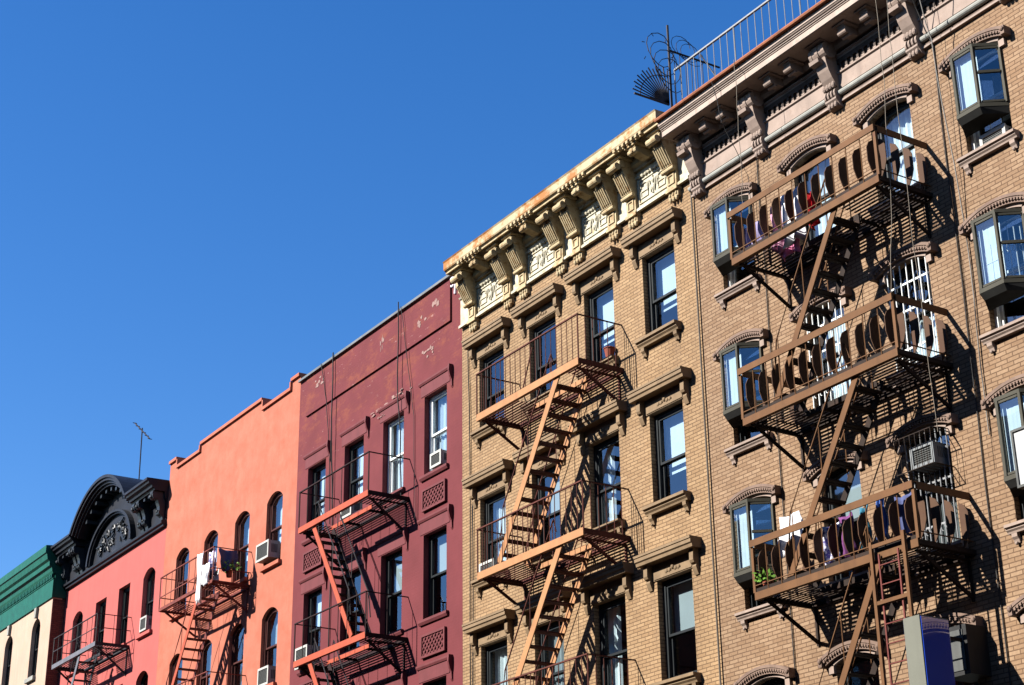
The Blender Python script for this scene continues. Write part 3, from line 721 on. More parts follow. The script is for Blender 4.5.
for x, za, zb in ((-36.12, 17.05, 17.28), (-37.8, 17.05, 17.33), (-41.76, 17.13, 17.33), (-43.42, 17.13, 17.40)):
    cap.box(x - .06 if x in (-36.12, -41.76) else x + .0, x - .001 if x in (-36.12, -41.76) else x + .06, -.055, .35, za + .086, zb + .001)
part('parapet_coping', cap, 'orange', oran)
for ri, (z0, z1) in enumerate(O_ROW):
    for ci, cx in enumerate(O_COL):
        w = window(oran, cx, .90, z0, z1, .20, frame='frame_brown', rec=.11, outer=.055,
                   curtain={(0, 0): ('right', 'blind_sky'), (0, 1): ('low34', 'blind_sky'), (0, 3): ('low34', 'blind_sky'), (1, 0): ('low34', 'blind_sky'), (1, 1): ('full', 'curtain_dim'), (1, 2): ('pair', 'curtain_dim'), (1, 3): ('upper', 'blind'), (0, 2): ('low34', 'blind_sky')}.get((ri, ci)))
        part('sill', MB().yz([(-.003, z0), (-.09, z0), (-.09, z0 - .09), (-.003, z0 - .11)], cx - .52, cx + .52), 'orange', w)

# ---- pink building with the black arched cornice
KX0, KX1 = -52.2, -43.97
pinkb = thing('tenement_building', 'salmon pink tenement with black metal cornice and round arched pediment', 'building', (-48.1, 0, 0))
K_COL = [-50.87, -48.86, -46.95, -45.02]
K_ROW = [(12.78, 14.55), (9.8, 11.62), (6.8, 8.6), (3.8, 5.5)]
holes = [outline(c, .90, z0, z1 + (.10 if i in (0, 3) else .02), .22 if i in (0, 3) else 0) for (z0, z1) in K_ROW for i, c in enumerate(K_COL)]
part('wall', wall_mesh([(KX0 + .003, 0), (KX1, 0), (KX1, 16.6), (KX0 + .003, 16.6)], holes), 'pink', pinkb)
shell(pinkb, KX0, KX1, 16.6, side='brick_red', floors=(15.4, 12.2, 9.2, 6.2, 3.2))
for ri, (z0, z1) in enumerate(K_ROW):
    for ci, cx in enumerate(K_COL):
        w = window(pinkb, cx, .90, z0, z1 + (.10 if ci in (0, 3) else .02), .22 if ci in (0, 3) else 0, frame='frame_dark', rec=.16, outer=.07,
                   curtain={(0, 0): ('low34', 'blind_sky'), (0, 1): ('right', 'blind_sky'), (0, 2): ('full', 'curtain_dim'), (0, 3): ('low34', 'blind_sky')}.get((ri, ci)))
        part('sill', MB().yz([(-.003, z0), (-.09, z0), (-.09, z0 - .09), (-.003, z0 - .11)], cx - .52, cx + .52), 'pink', w)
CXK, HW, RISE = -48.08, 2.35, 1.15
RR = (HW * HW + RISE * RISE) / (2 * RISE); ZB = 16.93
def arcpts(r, zc, half, n=28):
    a = math.asin(half / r); return [(CXK + r * math.sin(-a + 2 * a * k / n), zc + r * math.cos(-a + 2 * a * k / n)) for k in range(n + 1)]
zc = ZB + RISE - RR
kc = MB()
for a, b in ((KX0 + .003, CXK - HW), (CXK + HW, KX1 - .003)):      # straight cornice each side of the arch
    kc.yz([(.2, 16.60), (-.42, 16.60), (-.44, 16.66), (-.50, 16.67), (-.52, 16.74), (-.60, 16.78), (-.62, 16.84), (-.67, 16.86), (-.67, 16.93), (.2, 16.95)], a, b)
    kc.yz([(-.003, 16.36), (-.07, 16.36), (-.10, 16.42), (-.12, 16.599), (-.003, 16.599)], a, b)
kc.yz([(-.003, 15.60), (-.10, 15.60), (-.10, 15.66), (-.16, 15.68), (-.17, 15.74), (-.08, 15.79), (-.003, 15.79)], KX0 + .003, KX1 - .003)
kc.box(KX0 + .004, KX1 - .004, -.04, -.0035, 15.791, 16.3595)
kcor = part('cornice', kc, 'black_metal', pinkb)
ar = MB()
for (ro, ri_, y0, y1) in ((RR, RR - .09, -.67, 1.6), (RR - .091, RR - .17, -.62, -.2), (RR - .171, RR - .24, -.54, -.2), (RR - .241, RR - .30, -.47, -.2)):
    P = arcpts(RR, zc, HW)
    a = math.asin(HW / RR); n = 28
    for k in range(n):
        t0, t1 = -a + 2 * a * k / n, -a + 2 * a * (k + 1) / n
        q = [(CXK + r * math.sin(t), zc + r * math.cos(t)) for r, t in ((ri_, t0), (ri_, t1), (ro, t1), (ro, t0))]
        ar.xz(q, y0, y1)
part('arched_pediment', ar, 'black_metal', kcor)
# back board of pediment and relief tympanum
bb = MB(); P = arcpts(RR - .02, zc, HW - .02); bb.xz([(CXK - HW + .02, 15.791)] + P + [(CXK + HW - .02, 15.791)], -.05, -.004)
part('pediment_board', bb, 'black_metal', kcor)
ti = MB(); R2 = 1.86; zt = 15.80
a0 = 1.18
def tp(r, t): return (CXK + r * math.sin(t), zt + (r * math.cos(t)) * .69)
n = 26
for (ro, ri_, y0) in ((R2, R2 - .10, -.22), (R2 - .101, R2 - .17, -.16)):
    for k in range(n):
        t0, t1 = -PI / 2 + PI * k / n, -PI / 2 + PI * (k + 1) / n
        ti.xz([tp(ri_, t0), tp(ri_, t1), tp(ro, t1), tp(ro, t0)], y0, -.051)
part('tympanum_arch', ti, 'black_metal', kcor)
rl = MB(); rng = random.Random(5)
for k in range(7):
    t = -1.25 + 2.5 * k / 6; q = 1.25
    x, z = CXK + 1.12 * math.sin(t), zt + .10 + .62 * max(0, math.cos(t)) * 1.05
    rl.tube([(x + .17 * (1 - j / 16) * math.cos(j * .62 + t), -.09, z + .17 * (1 - j / 16) * math.sin(j * .62 + t)) for j in range(16)], .032, 5)
    rl.ball((x, -.09, z), .07, sy=.7)
for k in range(24):
    t = rng.uniform(-1.3, 1.3); r = rng.uniform(.2, 1.35); x, z = CXK + r * math.sin(t), zt + .08 + .62 * r * math.cos(t) * .9
    rl.tube([(x, -.08, z), (x + rng.uniform(-.15, .15), -.10, z + rng.uniform(.04, .16)), (x + rng.uniform(-.2, .2), -.085, z + rng.uniform(.1, .22))], .03, 5)
part('relief_ornament', rl, 'grey_relief', kcor)
def kbracket(x, w=.10, top=16.599):
    c = MB().yz([(-.051, top), (-.44, top), (-.45, top - .08), (-.40, top - .18), (-.28, top - .25), (-.22, top - .42), (-.20, top - .62), (-.12, top - .72), (-.10, 15.80), (-.051, 15.80)], x - w, x + w)
    c.cylx(x - w - .02, x + w + .02, -.36, top - .14, .09, 12); c.cylx(x - w - .015, x + w + .015, -.17, top - .60, .07, 12)
    c.ball((x, -.44, top - .16), .06); c.ball((x, -.23, top - .56), .05)
    part('bracket', c, 'grey_relief', kcor)
for x in (-52.02, -50.95, -50.62, -45.55, -45.22, -44.15): kbracket(x)
for i in range(9):                                     # little soffit blocks that follow the arch
    t = -.66 + 1.32 * i / 8; r = RR - .38
    x, z = CXK + r * math.sin(t), zc + r * math.cos(t)
    part('soffit_block', MB().box(x - .06, x + .06, -.40, -.051, z - .06, z + .05), 'grey_relief', kcor)
for x in (-51.7, -51.35, -44.85, -44.5): part('soffit_block', MB().box(x - .06, x + .06, -.38, -.121, 16.50, 16.598), 'grey_relief', kcor)

# ---- cream building with the green cornice, standing a little forward
GX0, GX1, GY = -62.0, -52.2, -.42
greenb = thing('tenement_building', 'cream painted building with bright green cornice and narrow arched windows', 'building', (-57.1, GY, 0))
G_COL = [-53.62, -56.40, -59.1, -61.2]
holes = [outline(c, .84, z0, z1, .32) for z0, z1 in ((13.05, 14.95), (9.9, 11.7), (6.8, 8.6), (3.6, 5.4)) for c in G_COL]
part('wall', wall_mesh([(GX0, 0), (GX1, 0), (GX1, 16.4), (GX0, 16.4)], holes, y=GY), 'cream_wall', greenb)
part('brick_return', MB().box(GX1 - .30, GX1 + .004, GY + .302, .0, 0, 15.3).box(GX1 - .004, GX1 + .003, GY + .02, GY + .301, 0, 15.3), 'brick_red', greenb)
shell(greenb, GX0, GX1, 16.3, y=GY, side='brick_red', floors=(15.0, 12.2, 9.2, 6.2, 3.2))
for z0, z1 in ((13.05, 14.95), (9.9, 11.7), (6.8, 8.6), (3.6, 5.4)):
    for cx in G_COL:
        w = window(greenb, cx, .84, z0, z1, .32, yw=GY, frame='frame_dark', rec=.15, outer=.05)
        part('keystone', MB().xz([(cx - .07, z1 + .02), (cx + .07, z1 + .02), (cx + .11, z1 + .34), (cx - .11, z1 + .34)], GY - .09, GY - .003), 'stone_pale', w)
        part('sill', MB().box(cx - .42, cx + .42, GY - .10, GY - .003, z0 - .13, z0), 'stone_pale', w)
gy = GY - .003
gc = part('cornice', MB().yz([(gy, 15.33), (gy - .05, 15.33), (gy - .05, 15.92), (gy, 15.92)], GX0, GX1 + .05)
    .yz([(gy, 16.10), (gy - .08, 16.10), (gy - .12, 16.18), (gy - .14, 16.30), (gy - .22, 16.34), (gy - .23, 16.48), (gy - .30, 16.54), (gy - .34, 16.72), (gy - .38, 16.74), (gy - .38, 16.98), (gy, 17.02)], GX0, GX1 + .05)
    .yz([(gy, 15.922), (gy - .07, 15.922), (gy - .07, 15.96), (gy, 15.96)], GX0, GX1 + .05), 'green', greenb)
d = MB().box(GX0, GX1, gy - .02, gy, 15.963, 16.097); x = GX0 + .1
while x < GX1: d.box(x, x + .075, gy - .10, gy, 15.962, 16.098); x += .15
part('dentil_row', d, 'green', gc)
part('cornice_end', MB().yz([(GY, 15.34), (GY + .4, 15.34), (GY + .4, 16.98), (GY, 16.98)], GX1 + .004, GX1 + .045), 'green', gc)

# ------------------------------------------------------------------ fire escapes
def platform(root, x0, x1, zf, D, beam_mat, dark, opening=None, beam_h=.12, pitch=.082, sw=.040, brackets=None, drop=.62, inner_mat=None, nbr=2):
    """grating of slats running along the street, beams, knee brackets; opening = (xa, xb, ya, yb)"""
    g = MB(); y = -D + .05; zt = zf - .03
    while y < -.06:
        spans = [(x0 + .02, x1 - .02)]
        if opening and opening[2] - .02 < y < opening[3] + .01: spans = [(x0 + .02, opening[0]), (opening[1], x1 - .02)]
        for a, b in spans:
            if b - a > .05: g.box(a, b, y, y + sw, zt - .008, zt)
        y += pitch
    xs = [x0 + .02 + (x1 - x0 - .07) * k / 3 for k in range(4)]
    for x in xs:
        if opening and opening[0] - .02 < x < opening[1] + .02: g.box(x, x + .03, opening[3] + .02, -.03, zt - .060, zt - .010)
        else: g.box(x, x + .03, -D + .03, -.03, zt - .060, zt - .010)
    p = part('platform', g, dark, root)
    part('front_beam', MB().box(x0, x1, -D - .012, -D + .012, zf - beam_h, zf).box(x0, x1, -D + .013, -D + .06, zf - beam_h, zf - beam_h + .012), beam_mat, p)
    for x in (x0, x1): part('end_beam', MB().box(x - .01, x + .01, -D + .0125, -.004, zf - beam_h + .03, zf - .012), dark, p)
    part('wall_beam', MB().box(x0 + .011, x1 - .011, -.03, -.006, zf - .10, zf - .02), dark, p)
    if opening:
        xa, xb, ya, yb = opening
        part('stair_beam', MB().box(xa - .02, xb + .02, yb - .008, yb + .012, zf - .11, zf - .024), inner_mat or dark, p)
    for x in (brackets or (x0 + .12, x1 - .12)):
        b = MB().bar((x, -D + .14, zf - beam_h - .02), (x, -.03, zf - drop), .03, .05, side=(1, 0, 0)).box(x - .02, x + .02, -.03, -.004, zf - drop - .06, zf - .13)
        b.tube([(x, -D * .55 + .08 * math.cos(q), zf - .21 + .08 * math.sin(q)) for q in [PI * .1 + k * .4 for k in range(14)]], .012, 5)
        b.box(x - .02, x + .02, -D + .06, -.031, zf - beam_h - .03, zf - beam_h - .003)
        part('bracket', b, dark, p)
    return p

def rail_bars(root, x0, x1, zf, D, h, mat, gap=.17, r=.0085, mid=None, post=.016):
    """light railing on three sides"""
    m = MB(); zr = zf + h
    m.box(x0 - .012, x1 + .012, -D - .018, -D + .018, zr - .022, zr)
    for x in (x0, x1): m.box(x - .012, x + .012, -D + .0185, -.004, zr - .021, zr - .001)
    n = max(2, round((x1 - x0) / gap))
    for k in range(n + 1):
        x = x0 + (x1 - x0) * k / n; m.tube([(x, -D, zf - .05), (x, -D, zr - .02)], r if 0 < k < n else post, 5)
    ny = max(2, round(D / gap))
    for x in (x0, x1):
        for k in range(1, ny):
            y = -D + D * k / ny; m.tube([(x, y, zf - .05), (x, y, zr - .02)], r, 5)
    for f in (mid or ()):
        z = zf + h * f
        for x in (x0, x1): m.box(x - .008, x + .008, -D, -.004, z - .012, z + .012)
        m.box(x0, x1, -D - .008, -D + .008, z - .012, z + .012)
    return part('railing', m, mat, root)

def stairs(root, xt, zt, xb, zb, y0, y1, outer, inner, tread, step=.225, hr=None, w=.14, hrh=.78):
    st = part('staircase', MB().bar((xt, y0, zt), (xb, y0, zb), .022, w, side=(0, 1, 0)), outer, root)
    part('stringer', MB().bar((xt, y1, zt), (xb, y1, zb), .022, w, side=(0, 1, 0)), inner, st)
    n = int((zt - zb) / step); sx = 1 if xb > xt else -1
    t0 = None
    for k in range(1, n + 1):
        f = (k - .35) / (n + .3); x, z = xt + (xb - xt) * f, zt + (zb - zt) * f
        if t0 is None:
            t0 = part('tread', MB().box(x - .095, x - .02, y0 + .0115, y1 - .0115, z - .028, z - .005).box(x + .005, x + .085, y0 + .0115, y1 - .0115, z - .028, z - .005), tread, st); base = (x, z)
        else: copy_part(t0, x - base[0], 0, z - base[1])
    if hr:
        up = Vector((-(zb - zt), 0, (xb - xt))).normalized()
        if up.z < 0: up = -up
        for y in (y0 - .0, y1 + .0):
            h = MB(); a = Vector((xt, y, zt)); b = Vector((xb, y, zb)); d = b - a
            q = [a + d * f + Vector((0, 0, hrh)) for f in (.10, .3, .6, .92)]
            h.tube([a + d * .06 + Vector((0, 0, hrh * .55))] + q + [a + d * .97 + Vector((0, 0, hrh * .5))], .013, 6)
            for f in (.12, .5, .9): h.tube([a + d * f, a + d * f + Vector((0, 0, hrh))], .009, 5)
            part('handrail', h, hr, st)
    return st

# ---- tan building: heavy railings with flat iron plates
afe = thing('fire_escape', 'brown iron fire escape with flat plate balusters on the tan brick building', 'fire escape', (-16.6, 0, 7.7))
D = 1.04; ax0, ax1 = -18.22, -15.0
A_FL = [13.05, 10.41, 7.76]; A_OP = (-17.45, -16.0, -1.0, -.48)
plate_o = None
for li, zf in enumerate(A_FL):
    p = platform(afe, ax0, ax1, zf, D, 'iron_brown', 'iron_dark', A_OP, beam_h=.11)
    h = .80 if li < 2 else .77; zr = zf + h
    r = MB().box(ax0 - .02, ax1 + .02, -D - .035, -D - .012, zr - .10, zr).box(ax0 - .02, ax1 + .02, -D - .0118, -D + .05, zr - .016, zr - .002)
    for x, s in ((ax0, -1), (ax1, 1)):
        r.box(x - .012 + s * .01, x + .012 + s * .01, -D + .051, -.004, zr - .10, zr - .001)
        r.box(x - .025, x + .025, -D - .011, -D + .03, zf, zr - .101)
    part('toe_strip', MB().box(ax0, ax1, -D + .001, -D + .03, zf + .001, zf + .055), 'iron_dark', p)
    r.tube([(ax0, -D, zf + .10), (ax1, -D, zf + .10)], .010, 5)
    for x in (ax0, ax1): r.tube([(x, -D, zf + .1), (x, -.01, zf + .1)], .010, 5)
    n = 11
    for k in range(1, n):
        x = ax0 + (ax1 - ax0) * k / n; r.tube([(x, -D - .005, zf), (x, -D - .005, zr - .1)], .009, 5)
    rail = part('railing', r, 'iron_brown', afe)
    hh = h - .10
    pl = [(-D - .02, zf + .30), (-D + .02, zf + .19), (-D + .15, zf + .0), (-D + .15, zr - .11), (-D + .03, zr - .19), (-D - .02, zr - .29)]
    first = None
    for k in range(n):
        x = ax0 + (ax1 - ax0) * (k + .45) / n
        if first is None: first = part('baluster', MB().yz(pl, x - .006, x + .006), 'iron_plate', rail); b0 = x
        else: copy_part(first, x - b0)
    for xe, s in ((ax0, -1), (ax1, 1)):
        first = None
        for k in range(4):
            y = -D + .17 + .265 * k
            P = [(xe + s * .02, zf + .28), (xe - s * .02, zf + .17), (xe - s * .13, zf + .0), (xe - s * .13, zr - .11), (xe - s * .03, zr - .17), (xe + s * .02, zr - .27)]
            if first is None: first = part('baluster', MB().xz(P, y - .006, y + .006), 'iron_plate', rail); b0 = y
            else: copy_part(first, 0, y - b0)
stairs(afe, -15.95, 12.98, -17.55, 10.42, -.99, -.50, 'iron_brown', 'iron_dark', 'iron_dark', hr='iron_brown', w=.105)
stairs(afe, -15.85, 10.33, -17.55, 7.77, -.99, -.50, 'iron_brown', 'iron_dark', 'iron_dark', hr='iron_brown', w=.105)
stairs(afe, -15.78, 7.66, -17.4, 5.0, -.99, -.50, 'iron_brown', 'iron_dark', 'iron_dark', hr='iron_brown', w=.105)
platform(afe, ax0, ax1, 5.0, D, 'iron_brown', 'iron_dark', None)
# drop ladder in its guide frame
lad = part('ladder_guide', MB().box(-15.81, -15.76, -1.13, -1.09, 5.2, 7.88).box(-15.21, -15.16, -1.13, -1.09, 6.6, 7.90)
           .box(-15.759, -15.211, -1.125, -1.095, 7.79, 7.84).box(-15.759, -15.211, -1.125, -1.095, 7.03, 7.08), 'iron_brown', afe)
l = MB()
for x in (-15.68, -15.33): l.box(x - .012, x + .012, -1.095, -1.072, 5.1 if x < -15.5 else 6.2, 7.70)
for k in range(10):
    z = 7.55 - .26 * k
    l.tube([(-15.68, -1.083, z), (-15.33, -1.083, z)], .011, 5)
part('drop_ladder', l, 'iron_bright', lad)

# ---- buff building: peach beams, thin rust-red rails
bfe = thing('fire_escape', 'peach and rust red fire escape with thin rails on the buff brick building', 'fire escape', (-24.2, 0, 6.8))
bx0, bx1 = -25.87, -22.5; D = .97
for li, zf in enumerate((12.94, 9.86, 6.90)):
    platform(bfe, bx0, bx1, zf, D, 'iron_peach', 'iron_rust', (-24.75, -23.15, -.93, -.36), beam_h=.135, inner_mat='iron_peach')
    rail_bars(bfe, bx0, bx1, zf, D, .83, 'iron_rust', mid=())
    part('brace', MB().tube([(-24.3, -.95, zf + .02), (-24.05, -.9, zf + .75)], .014, 5), 'iron_rust', bfe)
stairs(bfe, -23.2, 12.84, -25.2, 9.90, -.93, -.32, 'iron_peach', 'iron_peach', 'iron_rust', hr='iron_rust')
stairs(bfe, -23.25, 9.75, -25.2, 6.93, -.93, -.32, 'iron_peach', 'iron_peach', 'iron_rust', hr='iron_rust')

# ---- plum building: orange-red beams, black rails, stairs falling the other way
pfe = thing('fire_escape', 'orange red and black fire escape with stairs falling to the right on the plum building', 'fire escape', (-31.8, 0, 6.6))
px0, px1 = -33.42, -30.16; D = .98
for zf in (12.66, 9.66, 6.66):
    platform(pfe, px0, px1, zf, D, 'iron_red', 'iron_black', (-32.85, -31.0, -.94, -.45), beam_h=.13, inner_mat='iron_red', drop=.75)
    rail_bars(pfe, px0, px1, zf, D, .84, 'iron_black', gap=.42, r=.009)
stairs(pfe, -32.75, 12.52, -30.86, 9.70, -.93, -.47, 'iron_red', 'iron_black', 'iron_black', hr='iron_char')
stairs(pfe, -32.75, 9.52, -30.86, 6.70, -.93, -.47, 'iron_red', 'iron_black', 'iron_black', hr='iron_char')

# ---- orange building
ofe = thing('fire_escape', 'oxide red fire escape hung with washing on the orange building', 'fire escape', (-39.8, 0, 6.6))
ox0, ox1 = -41.52, -38.1; D = 1.0
for zf in (12.58, 9.50):
    platform(ofe, ox0, ox1, zf, D, 'iron_oxide', 'iron_oxide', (-40.6, -39.0, -.96, -.42), beam_h=.08)
    rail_bars(ofe, ox0, ox1, zf, D, .83, 'iron_oxide', gap=.4, mid=(.35,))
stairs(ofe, -39.0, 12.5, -40.95, 9.52, -.95, -.45, 'iron_red', 'iron_oxide', 'iron_oxide', hr='iron_oxide')

# ---- pink building
kfe = thing('fire_escape', 'charcoal fire escape with pale grey front beam on the salmon pink building', 'fire escape', (-48.0, 0, 6.6))
kx0, kx1 = -49.85, -46.2; D = 1.0
for zf in (12.68, 9.6):
    platform(kfe, kx0, kx1, zf, D, 'iron_grey', 'iron_char', (-48.9, -47.4, -.96, -.42), beam_h=.13, drop=.8)
    rail_bars(kfe, kx0, kx1, zf, D, .80, 'iron_char', gap=.42, mid=(.5,))
stairs(kfe, -47.6, 12.55, -49.3, 9.65, -.95, -.45, 'iron_grey', 'iron_char', 'iron_char', hr='iron_char')

# ------------------------------------------------------------------ things on the buildings
def ac_unit(x, z, w, h, y0, y1, label, body='ac_body', grp=None):
    t = thing('air_conditioner', label, 'air conditioner', (x, y1, z - h / 2), grp)
    part('case', MB().box(x - w / 2, x + w / 2, y0, y1, z - h / 2, z + h / 2), body, t)
    part('front_rim', MB().ring([(x - w / 2 - .012, z - h / 2 - .012), (x + w / 2 + .012, z - h / 2 - .012), (x + w / 2 + .012, z + h / 2 + .012), (x - w / 2 - .012, z + h / 2 + .012)],
        [(x - w / 2 + .04, z - h / 2 + .04), (x + w / 2 - .04, z - h / 2 + .04), (x + w / 2 - .04, z + h / 2 - .04), (x - w / 2 + .04, z + h / 2 - .04)], y0 - .03, y0 - .001), body, t)
    g = MB(); n = max(4, int((h - .08) / .03))
    for k in range(n):
        zz = z - h / 2 + .045 + (h - .09) * k / n; g.box(x - w / 2 + .041, x + w / 2 - .041, y0 - .018, y0 - .002, zz, zz + .014)
    part('grille', g, 'ac_dark', t)
    s = MB()
    for k in range(5):
        yy = y0 + .06 + (y1 - y0 - .12) * k / 5
        for sx in (1,): s.box(x + sx * (w / 2 + .002) - .002, x + sx * (w / 2 + .002) + .002, yy, yy + .02, z - h * .2, z + h * .3)
    part('side_louvre', s, 'ac_dark', t)
    return t
ac_unit(-37.05, 13.14, .68, .42, -.17, .12, 'off white air conditioner jutting from the top right window of the orange building')
ac_unit(-36.94, 10.08, .56, .42, -.06, .25, 'pale air conditioner set in the second row right window of the orange building')
ac_unit(-44.98, 13.02, .46, .38, -.08, .2, 'small pale air conditioner in the arched window of the salmon pink building')
ac_unit(-28.93, 13.12, .42, .30, -.06, .2, 'white air conditioner in the white framed upper right window of the plum building')
ac_unit(-34.72, 10.10, .58, .46, -.16, .2, 'pale louvred air conditioner above the lower balcony of the plum building')
ac_unit(-32.9, 13.1, .5, .34, -.06, .2, 'grey air conditioner low in the window behind the upper plum balcony')
ac_unit(-27.0, 10.34, .5, .26, -.05, .2, 'white box air conditioner behind the left end of the middle peach balcony')
ac_unit(-13.80, 13.38, .44, .20, .03, .2, 'white air conditioner under the topmost bay window at the right')
ac_unit(-15.53, 9.18, .42, .30, -.20, .1, 'grey white air conditioner inside a cage above the lowest tan balcony', body='ac_dim')
cg = MB(); x0, x1, y, z0, z1 = -15.86, -15.18, -.40, 8.95, 9.45
for k in range(8):
    x = x0 + (x1 - x0) * k / 7; cg.tube([(x, -.01, z0), (x, y, z0), (x, y, z1), (x, -.01, z1 + .05)], .008, 5)
for z in (z0, z1): cg.tube([(x0, -.01, z), (x0, y, z), (x1, y, z), (x1, -.01, z)], .009, 5)
solo('window_cage', cg, 'iron_dark', 'dark wire cage around the air conditioner on the tan building', 'cage', (-15.5, 0, 8.95))
bk = thing('air_conditioner', 'black air conditioner with pale end behind the blue sign', 'air conditioner', (-15.2, 0, 6.1))
part('case', MB().box(-15.42, -14.98, -.38, .1, 6.08, 6.72), 'ac_black', bk)
part('grille', MB().box(-15.36, -15.04, -.392, -.382, 6.14, 6.66), 'ac_dark', bk)

# blue projecting sign with olive edge, on two arms
sg = thing('projecting_sign', 'tall glossy blue projecting sign with olive grey edge below the lowest tan balcony', 'sign', (-15.05, -1.0, 4.6))
part('cabinet', MB().box(-15.21, -14.93, -1.25, -.74, 4.6, 6.72), 'sign_grey', sg)
part('blue_face', MB().box(-14.929, -14.915, -1.235, -.755, 4.65, 6.70).box(-15.225, -15.211, -1.235, -.755, 4.65, 6.70), 'sign_blue', sg)
part('sign_arm', MB().box(-15.09, -15.05, -.739, -.005, 6.5, 6.54).box(-15.09, -15.05, -.739, -.005, 4.9, 4.94), 'iron_dark', sg)
ws = thing('projecting_sign', 'white sign with red mark and dark rim at the right edge by the bay window', 'sign', (-12.85, -.8, 7.95))
part('panel', MB().box(-13.27, -12.45, -1.03, -.97, 7.98, 8.66), 'sign_white', ws)
part('rim', MB().ring([(-13.30, 7.95), (-12.42, 7.95), (-12.42, 8.69), (-13.30, 8.69)], [(-13.27, 7.98), (-12.45, 7.98), (-12.45, 8.66), (-13.27, 8.66)], -1.05, -.95), 'ac_dark', ws)
part('red_mark', MB().box(-13.06, -12.95, -1.034, -1.031, 8.36, 8.43).box(-12.9, -12.6, -1.034, -1.031, 8.2, 8.3), 'sign_mark', ws)
part('sign_arm', MB().box(-12.9, -12.86, -.949, -.005, 8.6, 8.64).box(-12.9, -12.86, -.949, -.005, 8.0, 8.04), 'iron_dark', ws)

# flower pots and plants
def leafy(mb, c, r, n, seed, s=.06):
    g = random.Random(seed)
    for _ in range(n):
        d = Vector((g.gauss(0, 1), g.gauss(0, 1), abs(g.gauss(.3, .8)))).normalized() * r * g.uniform(.3, 1)
        p = Vector(c) + d; t = Vector((g.uniform(-1, 1), g.uniform(-1, 1), g.uniform(-.3, 1))).normalized(); u = t.cross(d + Vector((.01, 0, 0))).normalized()
        L = s * g.uniform(.7, 1.5)
        mb.face([p, p + t * L * .5 + u * L * .3, p + t * L, p + t * L * .5 - u * L * .3])
def potted(x, y, z, r, label, seed, n=90, pot='pot'):
    t = thing('potted_plant', label, 'potted plant', (x, y, z))
    part('pot', MB().prism([(x + .06 * math.cos(q), y + .06 * math.sin(q), z) for q in [2 * PI * k / 10 for k in range(10)]], [(x + .085 * math.cos(q), y + .085 * math.sin(q), z + .15) for q in [2 * PI * k / 10 for k in range(10)]]), pot, t)
    l = MB(); leafy(l, (x, y, z + .15), r, n, seed); part('foliage', l, 'leaf', t)
    s = MB()
    g = random.Random(seed)
    for k in range(7): s.tube([(x, y, z + .12), (x + g.uniform(-.4, .4) * r, y + g.uniform(-.4, .4) * r, z + .15 + r * .7)], .005, 4)
    part('stem', s, 'leaf', t)
potted(-18.05, -.93, 7.745, .22, 'green leafy potted plant at the left end of the lowest tan balcony', 3)
potted(-38.16, -.55, 12.70, .34, 'spiky green potted plant at the right end of the orange building balcony', 4, 130)
t = thing('flower_pot', 'red clay pot on the sill behind the upper peach balcony', 'flower pot', (-22.78, -.10, 13.2))
part('pot', MB().prism([(-22.78 + .07 * math.cos(q), -.08 + .07 * math.sin(q), 13.202) for q in [2 * PI * k / 12 for k in range(12)]], [(-22.78 + .10 * math.cos(q), -.08 + .10 * math.sin(q), 13.38) for q in [2 * PI * k / 12 for k in range(12)]]), 'pot', t)
part('rim', MB().tube([(-22.78 + .10 * math.cos(q), -.08 + .10 * math.sin(q), 13.385) for q in [2 * PI * k / 12 for k in range(12)]], .014, 6, closed=True), 'pot', t)

# washing
def hang(name, label, x, w, z1, z0, y, mat, seed=0, legs=False, cat='laundry', grp='washing hung on the fire escapes'):
    g = random.Random(seed); m = MB(); nx, nz = 12, 10
    ph = [g.uniform(0, 6) for _ in range(4)]
    def P(i, j, s):
        u = i / nx; v = j / nz; wob = w * (.5 + .06 * math.sin(v * 5 + ph[0]))
        xx = x - wob + 2 * wob * u + .02 * math.sin(v * 9 + ph[1]); dep = .02 + .035 * v
        yy = y + dep * math.sin(u * 11 + ph[2] + v * 1.4) + s
        zz = z1 - (z1 - z0) * v - .03 * math.sin(u * PI) * (1 - v) - (.05 * math.sin(u * 7 + ph[3]) * v)
        return (xx, yy, zz)
    A = [[m.bm.verts.new(P(i, j, 0)) for j in range(nz + 1)] for i in range(nx + 1)]
    B = [[m.bm.verts.new(P(i, j, .012)) for j in range(nz + 1)] for i in range(nx + 1)]
    keep = lambda i, j: not (legs and j > 3 and nx // 2 - 1 <= i <= nx // 2)
    for i in range(nx):
        for j in range(nz):
            if not keep(i, j): continue
            m.bm.faces.new((A[i][j], A[i + 1][j], A[i + 1][j + 1], A[i][j + 1])); m.bm.faces.new((B[i][j], B[i][j + 1], B[i + 1][j + 1], B[i + 1][j]))
            for (a, b, ni, nj) in (((i, j), (i + 1, j), i, j - 1), ((i + 1, j), (i + 1, j + 1), i + 1, j), ((i + 1, j + 1), (i, j + 1), i, j + 1), ((i, j + 1), (i, j), i - 1, j)):
                if not (0 <= ni < nx and 0 <= nj < nz and keep(ni, nj)):
                    m.bm.faces.new((A[a[0]][a[1]], B[a[0]][a[1]], B[b[0]][b[1]], A[b[0]][b[1]]))
    return solo(name, m, mat, label, cat, (x, y, z1), grp, smooth=True)
hang('hung_cloth', 'lilac sheet hanging at the left of the top tan balcony', -17.88, .50, 13.60, 13.08, -.84, 'c_lilac', 1)
hang('hung_cloth', 'bright pink towel hanging over the stair gap of the top tan balcony', -17.24, .46, 13.12, 12.80, -.74, 'c_pink', 2)
hang('hung_cloth', 'pale pink towel hanging beside the lilac sheet', -17.40, .26, 13.72, 12.88, -.80, 'c_pale_pink', 3)
hang('hung_shirt', 'white shirt hanging in the middle of the top tan balcony', -17.02, .44, 13.76, 12.90, -.84, 'c_white', 4)
